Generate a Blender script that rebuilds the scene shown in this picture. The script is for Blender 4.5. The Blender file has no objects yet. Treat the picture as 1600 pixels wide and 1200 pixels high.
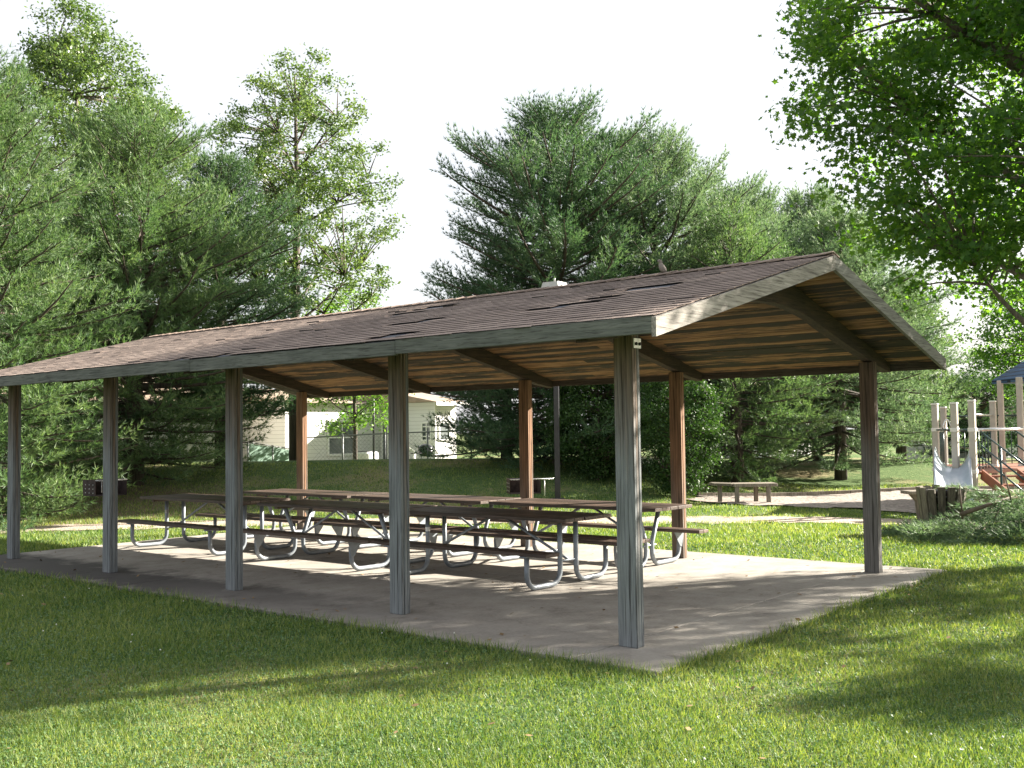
import bpy, math, random
import numpy as np
from mathutils import Vector, Matrix
PI = math.pi
rs = np.random.RandomState(7)
random.seed(7)
S = bpy.context.scene
COL = S.collection

# ---------------------------------------------------------------- camera frame
CAM = np.array([-7.0352, -4.5882, 1.7079])
YAW, PITCH, ROLL, FPX = 0.6875, 0.0453, -0.0132, 1634.05
_f = np.array([math.cos(YAW)*math.cos(PITCH), math.sin(YAW)*math.cos(PITCH), math.sin(PITCH)])
_r0 = np.array([math.sin(YAW), -math.cos(YAW), 0.0]); _u0 = np.cross(_r0, _f)
RGT = math.cos(ROLL)*_r0 + math.sin(ROLL)*_u0
UP = -math.sin(ROLL)*_r0 + math.cos(ROLL)*_u0
FH = np.array([math.cos(YAW), math.sin(YAW)]); RH = np.array([math.sin(YAW), -math.cos(YAW)])
SP, W = 2.5978, 5.1921            # bay spacing, post row distance
GO, EO = 0.655, 0.633             # gable / eave overhang
YL = 4*SP
ZE, ZR = 2.53, 3.36               # top of roof at the eave / ridge
SL = (ZR-ZE)/(W/2+EO)

def smooth(t):
    t = np.clip(t, 0, 1); return t*t*(3-2*t)
def H(x, y):
    """terrain height"""
    x = np.asarray(x, float); y = np.asarray(y, float)
    dx, dy = x-CAM[0], y-CAM[1]
    D = dx*FH[0]+dy*FH[1]; L = dx*RH[0]+dy*RH[1]
    k = smooth((L-1)/9.0)
    s0 = 21.5+6.5*k; hh = 0.95-0.42*k
    z = hh*smooth((D-s0)/9.5) - (hh-0.25)*smooth((D-s0-10.5)/5.0)
    z = z + 0.02*np.sin(x*0.7+1.3)*np.cos(y*0.55)*smooth((D-12)/8)
    return z-0.035
def G(px, D):
    """ground point seen in direction px (of 1600) at depth D"""
    q = CAM[:2] + D*FH + (px-800)/FPX*D*RH
    return float(q[0]), float(q[1])
def GZ(px, D):
    x, y = G(px, D); return (x, y, float(H(x, y)))

# ---------------------------------------------------------------- materials
def nt(name):
    m = bpy.data.materials.new(name); m.use_nodes = True
    t = m.node_tree; t.nodes.clear()
    o = t.nodes.new('ShaderNodeOutputMaterial'); b = t.nodes.new('ShaderNodeBsdfPrincipled')
    t.links.new(b.outputs[0], o.inputs[0]); return m, t, b, o
def N(t, typ, **kw):
    n = t.nodes.new(typ)
    for k, v in kw.items():
        if k.startswith('i_'):
            key = k[2:]
            n.inputs[int(key) if key.isdigit() else key.replace('_', ' ')].default_value = v
        else: setattr(n, k, v)
    return n
def ramp(t, src, stops):
    r = t.nodes.new('ShaderNodeValToRGB'); cr = r.color_ramp
    while len(cr.elements) < len(stops): cr.elements.new(0.5)
    for e, (p, c) in zip(cr.elements, stops):
        e.position = p; e.color = (c if len(c) == 4 else (*c, 1))
    t.links.new(src, r.inputs[0]); return r.outputs[0]
def coords(t, scale=(1, 1, 1), obj=True):
    tc = t.nodes.new('ShaderNodeTexCoord'); mp = t.nodes.new('ShaderNodeMapping')
    mp.inputs['Scale'].default_value = scale
    t.links.new(tc.outputs['Object'], mp.inputs[0]); return mp.outputs[0]
def noise(t, co, scale, detail=4, rough=.55, dist=0):
    n = N(t, 'ShaderNodeTexNoise'); n.inputs['Scale'].default_value = scale
    n.inputs['Detail'].default_value = detail; n.inputs['Roughness'].default_value = rough
    n.inputs['Distortion'].default_value = dist
    t.links.new(co, n.inputs['Vector']); return n.outputs[0]
def mixc(t, f, a, b, mode='MIX'):
    m = t.nodes.new('ShaderNodeMix'); m.data_type = 'RGBA'; m.blend_type = mode
    for s, v in ((0, f), (6, a), (7, b)):
        if hasattr(v, 'is_linked') or hasattr(v, 'links'): t.links.new(v, m.inputs[s])
        else: m.inputs[s].default_value = v if s == 0 else ((*v, 1) if len(v) == 3 else v)
    return m.outputs[2]
def math_(t, op, a, b=0.0, clamp=False):
    m = t.nodes.new('ShaderNodeMath'); m.operation = op; m.use_clamp = clamp
    for i, v in enumerate((a, b)):
        if isinstance(v, (int, float)): m.inputs[i].default_value = v
        else: t.links.new(v, m.inputs[i])
    return m.outputs[0]
def bump(t, b, h, s=.3, d=.01):
    n = t.nodes.new('ShaderNodeBump'); n.inputs['Strength'].default_value = s; n.inputs['Distance'].default_value = d
    t.links.new(h, n.inputs['Height']); t.links.new(n.outputs[0], b.inputs['Normal'])
def island(t):
    g = t.nodes.new('ShaderNodeNewGeometry'); return g.outputs['Random Per Island']

def wood(name, stops, axis='z', rough=.85, fine=1.0, isl=0.0, dark=None):
    """weathered timber with the grain along one axis"""
    m, t, b, o = nt(name)
    sc = {'z': (26, 26, 1.3), 'y': (26, 1.3, 26), 'x': (1.3, 26, 26)}[axis]
    co = coords(t, tuple(s*fine for s in sc))
    g = noise(t, co, 1.6, 6, .65, .6)
    big = noise(t, coords(t, (1.2, 1.2, .8)), 1.7, 3)
    v = math_(t, 'ADD', math_(t, 'MULTIPLY', g, .75), math_(t, 'MULTIPLY', big, .25))
    if isl: v = math_(t, 'ADD', v, math_(t, 'MULTIPLY', math_(t, 'SUBTRACT', island(t), .5), isl))
    c = ramp(t, v, stops)
    streak = ramp(t, noise(t, co, 3.1, 3, .7), [(.36, (.28, .26, .24)), (.47, (1, 1, 1))])
    c = mixc(t, .8, c, streak, 'MULTIPLY')
    t.links.new(c, b.inputs['Base Color']); b.inputs['Roughness'].default_value = rough
    bump(t, b, g, .6, .006); return m

def flat(name, col, rough=.5, metal=0.0, var=.12, scale=8, bmp=0.0):
    m, t, b, o = nt(name)
    n = noise(t, coords(t), scale, 5)
    lo = tuple(c*(1-var) for c in col); hi = tuple(min(1, c*(1+var)) for c in col)
    t.links.new(ramp(t, n, [(.3, lo), (.7, hi)]), b.inputs['Base Color'])
    b.inputs['Roughness'].default_value = rough; b.inputs['Metallic'].default_value = metal
    if bmp: bump(t, b, noise(t, coords(t), scale*8, 4), bmp, .004)
    return m

def foliage(name, lo, mid, hi, transl=.35, scale=.9, rough=.55, isl=.35, tcol=None):
    m, t, b, o = nt(name)
    co = coords(t)
    v = math_(t, 'ADD', math_(t, 'MULTIPLY', noise(t, co, scale, 3), 1-isl), math_(t, 'MULTIPLY', island(t), isl))
    c = ramp(t, v, [(.25, lo), (.5, mid), (.75, hi)])
    t.links.new(c, b.inputs['Base Color']); b.inputs['Roughness'].default_value = rough
    b.inputs['Specular IOR Level'].default_value = .35
    tr = t.nodes.new('ShaderNodeBsdfTranslucent'); 
    tc = mixc(t, 1.0, c, (tcol or (1.6, 1.9, .7)), 'MULTIPLY'); t.links.new(tc, tr.inputs[0])
    mx = t.nodes.new('ShaderNodeMixShader'); mx.inputs[0].default_value = transl
    t.links.new(b.outputs[0], mx.inputs[1]); t.links.new(tr.outputs[0], mx.inputs[2]); t.links.new(mx.outputs[0], o.inputs[0])
    return m

M = {}
# posts: grey weathered wood, browner high up where the eave keeps the rain off
def post_mat(name, grey, brown, zs, zw):
    m, t, b, o = nt(name)
    co = coords(t, (24, 24, 1.1))
    g = noise(t, co, 1.6, 6, .65, .7)
    cg = ramp(t, g, [(.3, tuple(c*.45 for c in grey)), (.5, grey), (.72, tuple(c*1.35 for c in grey))])
    cb = ramp(t, g, [(.3, tuple(c*.35 for c in brown)), (.5, brown), (.72, tuple(c*1.5 for c in brown))])
    sp = t.nodes.new('ShaderNodeSeparateXYZ'); tc = t.nodes.new('ShaderNodeTexCoord'); t.links.new(tc.outputs['Object'], sp.inputs[0])
    z = math_(t, 'ADD', sp.outputs[2], math_(t, 'MULTIPLY', math_(t, 'SUBTRACT', noise(t, coords(t, (9, 9, .8)), 1.2, 3), .5), 2.2))
    isl = math_(t, 'MULTIPLY', math_(t, 'SUBTRACT', island(t), .4), 1.7)
    k = math_(t, 'DIVIDE', math_(t, 'SUBTRACT', math_(t, 'ADD', z, isl), zs), zw, True)
    c = mixc(t, k, cg, cb)
    st = ramp(t, noise(t, coords(t, (40, 40, .7)), 1.3, 3, .7), [(.38, (.18, .16, .15)), (.46, (1, 1, 1))])
    c = mixc(t, .85, c, st, 'MULTIPLY')
    t.links.new(c, b.inputs['Base Color']); b.inputs['Roughness'].default_value = .88
    bump(t, b, g, .7, .006); return m
M['post_front'] = post_mat('weathered grey post', (.175, .19, .195), (.125, .09, .066), 1.05, 1.2)
M['post_gable'] = post_mat('grey brown gable post', (.15, .145, .135), (.10, .065, .045), .9, .9)
M['post_back'] = post_mat('orange brown post', (.155, .125, .10), (.21, .115, .065), .15, .8)
M['fascia'] = wood('grey green fascia', [(.3, (.04, .045, .038)), (.5, (.105, .113, .10)), (.7, (.18, .185, .165))], 'y')
M['fascia_dk'] = wood('dark brown fascia', [(.3, (.02, .018, .014)), (.5, (.055, .045, .035)), (.7, (.11, .09, .07))], 'y')  # darker brown tone for the rear eave boards
M['rake'] = wood('pale rake board', [(.3, (.10, .09, .08)), (.5, (.26, .24, .215)), (.7, (.40, .375, .34))], 'x')  # front half of each gable, paler than the rear half
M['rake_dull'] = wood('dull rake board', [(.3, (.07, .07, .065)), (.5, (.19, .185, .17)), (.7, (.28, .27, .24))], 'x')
M['beam'] = wood('dark beam', [(.3, (.018, .013, .010)), (.5, (.045, .03, .02)), (.75, (.12, .07, .04))], 'x')
M['table'] = wood('dark stained plank', [(.3, (.035, .022, .016)), (.5, (.085, .055, .04)), (.72, (.17, .12, .09))], 'y', .5, isl=.25)
M['oldwood'] = wood('old bench timber', [(.3, (.09, .075, .055)), (.5, (.21, .18, .14)), (.7, (.36, .32, .26))], 'z')
M['slat'] = wood('bin slat timber', [(.3, (.05, .04, .03)), (.5, (.14, .12, .09)), (.7, (.25, .22, .17))], 'z', isl=.3)

def soffit():
    m, t, b, o = nt('stained soffit boards')
    co = coords(t, (18, 1.0, 18))
    n1 = noise(t, co, 1.4, 5, .65, .5)
    n2 = noise(t, coords(t, (9, .9, 9)), 1.3, 5, .75)
    base = ramp(t, n1, [(.3, (.07, .036, .018)), (.5, (.22, .115, .05)), (.68, (.42, .25, .12))])
    f = math_(t, 'ADD', math_(t, 'MULTIPLY', island(t), .42), math_(t, 'MULTIPLY', n2, 1.4))
    mask = ramp(t, f, [(.84, (0, 0, 0)), (1.12, (1, 1, 1))])
    c = mixc(t, mask, (.020, .013, .009), base)
    t.links.new(c, b.inputs['Base Color']); b.inputs['Roughness'].default_value = .8
    bump(t, b, n1, .5, .006); return m
M['soffit'] = soffit()

def shingle():
    m, t, b, o = nt('brown asphalt shingle')
    v = math_(t, 'ADD', math_(t, 'MULTIPLY', island(t), .28), math_(t, 'MULTIPLY', noise(t, coords(t), .8, 4), .7))
    c = ramp(t, v, [(.2, (.155, .115, .095)), (.5, (.235, .18, .15)), (.85, (.34, .27, .225))])
    g = noise(t, coords(t), 220, 2)
    c = mixc(t, .5, c, ramp(t, g, [(.35, (.55, .55, .6)), (.65, (1.4, 1.35, 1.3))]), 'MULTIPLY')
    t.links.new(c, b.inputs['Base Color']); b.inputs['Roughness'].default_value = .92
    bump(t, b, g, .5, .003); return m
M['shingle'] = shingle()
M['asphalt'] = flat('asphalt shingle edge shade line', (.03, .027, .026), .9, 0, .3, 20)  # near-black edge colour paints the shade line below each shingle course
M['felt'] = flat('exposed roofing felt', (.03, .036, .05), .6, 0, .4, 6)
M['steel'] = flat('galvanised tube', (.21, .235, .26), .5, .3, .25, 9, .1)
M['steel_dk'] = flat('dark bolt', (.04, .04, .045), .5, .7)
M['bracket'] = flat('zinc bracket', (.62, .62, .6), .45, .35, .15, 30)
M['sticker'] = flat('white sticker', (.8, .8, .78), .6)
M['grill'] = flat('rusty grill steel', (.045, .03, .028), .75, .3, .6, 12, .3)
M['grillbar'] = flat('bare steel edge', (.55, .55, .55), .35, .6)
M['bronze'] = flat('dark bronze pole', (.035, .035, .04), .35, .3, .2)
M['lampwhite'] = flat('pale lamp housing', (.42, .42, .41), .5, 0, .08)
M['kettle'] = flat('black enamel', (.02, .02, .022), .25)
M['siding'] = None
M['trim'] = flat('white window trim', (.80, .80, .78), .5, 0, .05)
M['pgpost'] = flat('tan playground post', (.43, .39, .335), .5, 0, .08)
M['pgcap'] = flat('pale cap', (.72, .68, .62), .4)
M['pgrail'] = flat('dark green rail', (.018, .05, .05), .28, .2, .2)
M['pgsilver'] = flat('bright steel rail', (.6, .6, .6), .2, .9)
M['pgbrown'] = flat('brown coated deck', (.23, .09, .05), .6, 0, .15)
M['slide'] = flat('pale grey slide', (.34, .39, .45), .25, 0, .06)
M['bark'] = wood('pine bark', [(.3, (.03, .024, .019)), (.5, (.075, .058, .045)), (.7, (.13, .105, .085))], 'z', fine=.5)
M['bark_pale'] = wood('smooth bark', [(.3, (.05, .045, .035)), (.5, (.12, .10, .08)), (.7, (.19, .17, .14))], 'z', fine=.5)
M['stick'] = flat('broken branch wood', (.12, .09, .065), .8, 0, .3)
M['roofing'] = flat('tan house roof', (.30, .23, .17), .9, 0, .2, 3, .4)
M['airunit'] = flat('air conditioner', (.7, .7, .68), .5)
M['wire'] = flat('fence wire', (.20, .21, .21), .5, .5)
M['greenpanel'] = flat('green fence sheet', (.18, .28, .22), .7, 0, .15, 2)
M['bird'] = flat('grey brown feathers', (.20, .17, .15), .8, 0, .2, 30)
M['birdeye'] = flat('bird eye', (.01, .01, .01), .2)

def siding(name, col):
    m, t, b, o = nt(name)
    tc = t.nodes.new('ShaderNodeTexCoord'); sp = t.nodes.new('ShaderNodeSeparateXYZ'); t.links.new(tc.outputs['Object'], sp.inputs[0])
    w = math_(t, 'FRACT', math_(t, 'MULTIPLY', sp.outputs[2], 1/.155))
    c = ramp(t, w, [(0, tuple(c*.42 for c in col)), (.10, col), (1, col)])
    n = noise(t, coords(t), .6, 3)
    c = mixc(t, .3, c, ramp(t, n, [(.3, (.85, .84, .82)), (.7, (1, 1, 1))]), 'MULTIPLY')
    t.links.new(c, b.inputs['Base Color']); b.inputs['Roughness'].default_value = .6
    bump(t, b, w, .8, .015); return m
M['siding'] = siding('white lap siding', (.78, .78, .78))
M['siding_tan'] = siding('cream lap siding', (.62, .60, .57))
def glass():
    m, t, b, o = nt('window pane')
    c = ramp(t, noise(t, coords(t), .9, 3), [(.35, (.06, .075, .08)), (.65, (.20, .22, .22))])
    t.links.new(c, b.inputs['Base Color']); b.inputs['Roughness'].default_value = .08
    b.inputs['Specular IOR Level'].default_value = .8; return m
M['glass'] = glass()

M['pine_dark'] = foliage('dark pine needles', (.03, .072, .042), (.075, .14, .075), (.16, .225, .12), .28, .7, tcol=(1.3, 1.5, .8))
M['pine'] = foliage('green pine needles', (.045, .095, .045), (.11, .18, .08), (.22, .28, .13), .32, .7, tcol=(1.3, 1.5, .8))
M['pine_pale'] = foliage('silvery pine needles', (.065, .12, .07), (.135, .21, .12), (.25, .32, .19), .32, .7, tcol=(1.3, 1.4, .9))
M['maple'] = foliage('maple leaves', (.024, .068, .02), (.045, .105, .028), (.085, .155, .038), .48, .5, .45, tcol=(3.3, 3.2, .7))
M['oak'] = foliage('glossy light leaves', (.05, .095, .034), (.10, .16, .055), (.19, .25, .09), .3, .5, .38, tcol=(1.5, 1.6, .7))
M['young'] = foliage('fresh green leaves', (.06, .13, .03), (.11, .19, .045), (.18, .26, .07), .45, .6, .5)
M['dense'] = foliage('dense evergreen sprays', (.018, .05, .014), (.04, .085, .024), (.075, .13, .038), .25, 1.2)
M['blade'] = foliage('lawn blades', (.045, .105, .03), (.135, .21, .055), (.31, .345, .13), .36, .55, .5, .5, tcol=(1.7, 1.7, .6))
M['clover'] = foliage('clover leaves', (.04, .10, .035), (.08, .155, .06), (.14, .21, .09), .25, .8, .5, .5)
M['litter'] = flat('dry leaves', (.20, .13, .06), .8, 0, .5, 3)
M['flower'] = flat('white clover heads', (.75, .74, .68), .8)

def ground():
    m, t, b, o = nt('turf ground')
    co = coords(t)
    n1 = noise(t, co, .35, 4, .6); n2 = noise(t, co, 9, 5, .7); n3 = noise(t, co, 60, 3, .7)
    v = math_(t, 'ADD', math_(t, 'MULTIPLY', n2, .5), math_(t, 'ADD', math_(t, 'MULTIPLY', n3, .35), math_(t, 'MULTIPLY', n1, .15)))
    g = ramp(t, v, [(.33, (.035, .068, .02)), (.5, (.09, .145, .05)), (.68, (.20, .23, .10))])
    dry = ramp(t, math_(t, 'ADD', math_(t, 'MULTIPLY', n1, .75), math_(t, 'MULTIPLY', n2, .25)), [(.50, (0, 0, 0)), (.66, (1, 1, 1))])
    g = mixc(t, dry, g, (.27, .22, .125))
    # worn earth on the slope behind the path, left
    sp = t.nodes.new('ShaderNodeSeparateXYZ'); t.links.new(co, sp.inputs[0])
    dx = math_(t, 'SUBTRACT', sp.outputs[0], 5.0); dy = math_(t, 'SUBTRACT', sp.outputs[1], 17.0)
    q = math_(t, 'SQRT', math_(t, 'ADD', math_(t, 'MULTIPLY', dx, dx), math_(t, 'MULTIPLY', math_(t, 'MULTIPLY', dy, dy), 1.4)))
    q = math_(t, 'ADD', q, math_(t, 'MULTIPLY', math_(t, 'SUBTRACT', noise(t, co, .9, 4), .5), 5))
    e = ramp(t, math_(t, 'DIVIDE', q, 6.0), [(.45, (1, 1, 1)), (.75, (0, 0, 0))])
    g = mixc(t, math_(t, 'MULTIPLY', e, .8), g, ramp(t, n3, [(.3, (.13, .09, .06)), (.7, (.27, .2, .14))]))
    t.links.new(g, b.inputs['Base Color']); b.inputs['Roughness'].default_value = .95
    b.inputs['Specular IOR Level'].default_value = .1
    bump(t, b, v, 1.0, .06); return m
M['ground'] = ground()
def dirt(name, lo, mid, hi, sc=18):
    m, t, b, o = nt(name); co = coords(t)
    n1 = noise(t, co, sc, 5, .7); n2 = noise(t, co, 1.1, 4)
    vo = N(t, 'ShaderNodeTexVoronoi'); vo.inputs['Scale'].default_value = sc*1.6; t.links.new(co, vo.inputs['Vector'])
    v = math_(t, 'ADD', math_(t, 'MULTIPLY', n1, .5), math_(t, 'ADD', math_(t, 'MULTIPLY', n2, .3), math_(t, 'MULTIPLY', vo.outputs['Distance'], .35)))
    t.links.new(ramp(t, v, [(.32, lo), (.52, mid), (.72, hi)]), b.inputs['Base Color'])
    b.inputs['Roughness'].default_value = .95; bump(t, b, v, 1, .04); return m
M['dirt'] = dirt('pale dirt path', (.16, .115, .085), (.31, .245, .19), (.46, .40, .33))
M['mulch'] = dirt('wood chip mulch', (.08, .065, .055), (.20, .17, .145), (.35, .305, .265), 9)
def concrete():
    m, t, b, o = nt('stained concrete'); co = coords(t)
    n1 = noise(t, co, 1.3, 6, .65); n2 = noise(t, co, 34, 4, .7); n3 = noise(t, co, 4.0, 6, .7)
    v = math_(t, 'ADD', math_(t, 'MULTIPLY', n1, .45), math_(t, 'ADD', math_(t, 'MULTIPLY', n2, .25), math_(t, 'MULTIPLY', n3, .3)))
    c = ramp(t, v, [(.34, (.18, .162, .14)), (.5, (.32, .295, .258)), (.66, (.42, .395, .35))])
    sp = t.nodes.new('ShaderNodeSeparateXYZ'); t.links.new(co, sp.inputs[0])
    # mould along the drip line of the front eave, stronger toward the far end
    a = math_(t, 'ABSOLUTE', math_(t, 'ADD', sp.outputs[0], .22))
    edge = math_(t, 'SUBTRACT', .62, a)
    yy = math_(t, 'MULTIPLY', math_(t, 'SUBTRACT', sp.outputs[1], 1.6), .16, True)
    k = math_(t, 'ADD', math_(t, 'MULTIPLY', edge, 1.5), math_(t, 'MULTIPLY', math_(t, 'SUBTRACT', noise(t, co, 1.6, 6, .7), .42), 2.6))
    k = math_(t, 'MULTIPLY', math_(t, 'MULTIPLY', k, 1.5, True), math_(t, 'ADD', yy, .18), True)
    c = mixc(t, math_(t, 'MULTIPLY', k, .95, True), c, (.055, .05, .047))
    sp2 = ramp(t, noise(t, co, 2.4, 5, .75), [(.33, (.5, .47, .44)), (.44, (1, 1, 1))])
    c = mixc(t, .55, c, sp2, 'MULTIPLY')
    t.links.new(c, b.inputs['Base Color']); b.inputs['Roughness'].default_value = .85
    bump(t, b, v, .5, .006); return m
M['concrete'] = concrete()
def blueroof():
    m, t, b, o = nt('blue shingle roof')
    br = N(t, 'ShaderNodeTexBrick'); br.inputs['Scale'].default_value = 1
    br.inputs['Brick Width'].default_value = .28; br.inputs['Row Height'].default_value = .10; br.inputs['Mortar Size'].default_value = .012
    br.inputs['Color1'].default_value = (.03, .075, .15, 1); br.inputs['Color2'].default_value = (.06, .12, .21, 1); br.inputs['Mortar'].default_value = (.008, .015, .03, 1)
    tc = t.nodes.new('ShaderNodeTexCoord'); sp = t.nodes.new('ShaderNodeSeparateXYZ'); t.links.new(tc.outputs['Object'], sp.inputs[0])
    cb = t.nodes.new('ShaderNodeCombineXYZ'); t.links.new(math_(t, 'SUBTRACT', sp.outputs[0], sp.outputs[1]), cb.inputs[0]); t.links.new(sp.outputs[2], cb.inputs[1])
    t.links.new(cb.outputs[0], br.inputs['Vector']); t.links.new(br.outputs['Color'], b.inputs['Base Color']); b.inputs['Roughness'].default_value = .7
    bump(t, b, br.outputs['Fac'], .5, -.01); return m
M['blueroof'] = blueroof()

# ---------------------------------------------------------------- mesh helpers
def link(name, mesh, parent=None, loc=None, kind=None, label=None, cat=None, group=None):
    o = bpy.data.objects.new(name, mesh); COL.objects.link(o)
    if loc is not None: o.location = loc
    if parent is not None: o.parent = parent
    if kind: o['kind'] = kind
    if label: o['label'] = label
    if cat: o['category'] = cat
    if group: o['group'] = group
    return o
def thing(name, label, cat, loc=(0, 0, 0), group=None, rz=0):
    o = link(name, None, None, loc, None, label, cat, group); o.rotation_euler = (0, 0, rz); o.empty_display_size = .2; return o
def npmesh(name, V, F, mats, midx=None, smooth_=False):
    """V (n,3), F (m,k) arrays -> mesh"""
    V = np.asarray(V, np.float32); F = np.asarray(F, np.int32); me = bpy.data.meshes.new(name)
    k = F.shape[1]; me.vertices.add(len(V)); me.vertices.foreach_set('co', V.ravel())
    me.loops.add(F.size); me.loops.foreach_set('vertex_index', F.ravel())
    me.polygons.add(len(F)); me.polygons.foreach_set('loop_start', np.arange(0, F.size, k, dtype=np.int32))
    me.polygons.foreach_set('loop_total', np.full(len(F), k, np.int32))
    for m in (mats if isinstance(mats, (list, tuple)) else [mats]): me.materials.append(m)
    if midx is not None: me.polygons.foreach_set('material_index', np.asarray(midx, np.int32))
    me.update(calc_edges=True)
    if smooth_: me.polygons.foreach_set('use_smooth', np.ones(len(F), bool))
    return me
class MB:
    def __init__(s): s.v = []; s.f = []; s.sm = []
    def add(s, vs, fs, sm=False):
        b = len(s.v); s.v += [tuple(map(float, v)) for v in vs]; s.f += [tuple(b+i for i in f) for f in fs]; s.sm += [sm]*len(fs); return s
    def box(s, lo, hi):
        x0, y0, z0 = lo; x1, y1, z1 = hi
        return s.add([(x0, y0, z0), (x1, y0, z0), (x1, y1, z0), (x0, y1, z0), (x0, y0, z1), (x1, y0, z1), (x1, y1, z1), (x0, y1, z1)],
                     [(0, 3, 2, 1), (4, 5, 6, 7), (0, 1, 5, 4), (1, 2, 6, 5), (2, 3, 7, 6), (3, 0, 4, 7)])
    def bbox(s, lo, hi, b=.006):
        """box with chamfered edges"""
        x0, y0, z0 = lo; x1, y1, z1 = hi; vs = []; idx = {}
        cx, cy, cz = (x0+x1)/2, (y0+y1)/2, (z0+z1)/2
        h = ((x1-x0)/2, (y1-y0)/2, (z1-z0)/2); b = min(b, min(h)*.45)
        for sx in (-1, 1):
            for sy in (-1, 1):
                for sz in (-1, 1):
                    for a in range(3):
                        q = [sx*(h[0]-b), sy*(h[1]-b), sz*(h[2]-b)]; q[a] = (sx, sy, sz)[a]*h[a]
                        idx[(sx, sy, sz, a)] = len(vs); vs.append((cx+q[0], cy+q[1], cz+q[2]))
        fs = []
        for a in range(3):
            o1, o2 = [(1, 2), (2, 0), (0, 1)][a]
            for sg in (-1, 1):
                lst = []
                for (p, q) in ((-1, -1), (1, -1), (1, 1), (-1, 1)):
                    t = [0, 0, 0]; t[a] = sg; t[o1] = p; t[o2] = q; lst.append(idx[(*t, a)])
                fs.append(tuple(lst if sg > 0 else lst[::-1]))
        for a in range(3):       # edges parallel to axis a
            o1, o2 = [(1, 2), (2, 0), (0, 1)][a]
            for p in (-1, 1):
                for q in (-1, 1):
                    def k(e, ax):
                        t = [0, 0, 0]; t[a] = e; t[o1] = p; t[o2] = q; return idx[(*t, ax)]
                    l = [k(-1, o1), k(1, o1), k(1, o2), k(-1, o2)]; fs.append(tuple(l if p*q < 0 else l[::-1]))
        for sx in (-1, 1):
            for sy in (-1, 1):
                for sz in (-1, 1):
                    l = [idx[(sx, sy, sz, a)] for a in range(3)]; fs.append(tuple(l if sx*sy*sz > 0 else l[::-1]))
        return s.add(vs, fs)
    def beam(s, p, q, w, h, up=(0, 0, 1)):
        p = Vector(p); q = Vector(q); d = (q-p).normalized(); u = Vector(up); sd = d.cross(u).normalized(); u = sd.cross(d).normalized()
        vs = [c + sd*a*w/2 + u*e*h/2 for c in (p, q) for a, e in ((-1, -1), (1, -1), (1, 1), (-1, 1))]
        return s.add(vs, [(3, 2, 1, 0), (4, 5, 6, 7), (0, 1, 5, 4), (1, 2, 6, 5), (2, 3, 7, 6), (3, 0, 4, 7)])
    def tube(s, pts, r, n=8, cap=True):
        pts = [Vector(p) for p in pts]; rr = r if isinstance(r, (list, tuple)) else [r]*len(pts); vs = []; fs = []
        ref = None
        for i, p in enumerate(pts):
            d = (pts[min(i+1, len(pts)-1)]-pts[max(i-1, 0)]).normalized()
            if ref is None: ref = d.orthogonal().normalized()
            ref = (ref-d*ref.dot(d)).normalized(); b2 = d.cross(ref)
            for k in range(n):
                a = 2*PI*k/n; vs.append(p+(ref*math.cos(a)+b2*math.sin(a))*rr[i])
        for i in range(len(pts)-1):
            for k in range(n):
                k2 = (k+1) % n; fs.append((i*n+k, i*n+k2, (i+1)*n+k2, (i+1)*n+k))
        if cap: fs += [tuple(range(n-1, -1, -1)), tuple((len(pts)-1)*n+k for k in range(n))]
        return s.add(vs, fs, True)
    def prism(s, poly, ax, lo, hi):
        """polygon in the two other axes extruded along ax"""
        n = len(poly)
        def mk(a, b, c): return {'y': (a, c, b), 'x': (c, a, b), 'z': (a, b, c)}[ax]
        vs = [mk(a, b, lo) for a, b in poly]+[mk(a, b, hi) for a, b in poly]
        fs = [tuple(range(n)), tuple(range(2*n-1, n-1, -1))]+[(i, i+n, (i+1) % n+n, (i+1) % n) for i in range(n)]
        return s.add(vs, fs)
    def lathe(s, prof, n=16, c=(0, 0, 0)):
        vs = [(c[0]+r*math.cos(2*PI*k/n), c[1]+r*math.sin(2*PI*k/n), c[2]+z) for r, z in prof for k in range(n)]
        fs = [(i*n+k, i*n+(k+1) % n, (i+1)*n+(k+1) % n, (i+1)*n+k) for i in range(len(prof)-1) for k in range(n)]
        fs += [tuple(range(n-1, -1, -1)), tuple((len(prof)-1)*n+k for k in range(n))]
        return s.add(vs, fs, True)
    def build(s, name, mat, parent=None, **kw):
        me = bpy.data.meshes.new(name); me.from_pydata(s.v, [], s.f)
        me.polygons.foreach_set('use_smooth', s.sm)
        if mat: me.materials.append(mat)
        me.update()
        return link(name, me, parent, **kw)
def fix_normals(o):
    import bmesh
    bm = bmesh.new(); bm.from_mesh(o.data); bmesh.ops.recalc_face_normals(bm, faces=bm.faces); bm.to_mesh(o.data); bm.free(); return o
def copy_tree(o, parent=None):
    kids = list(o.children); c = o.copy(); COL.objects.link(c)
    if parent is not None: c.parent = parent
    for k in kids: copy_tree(k, c)
    return c

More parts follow.
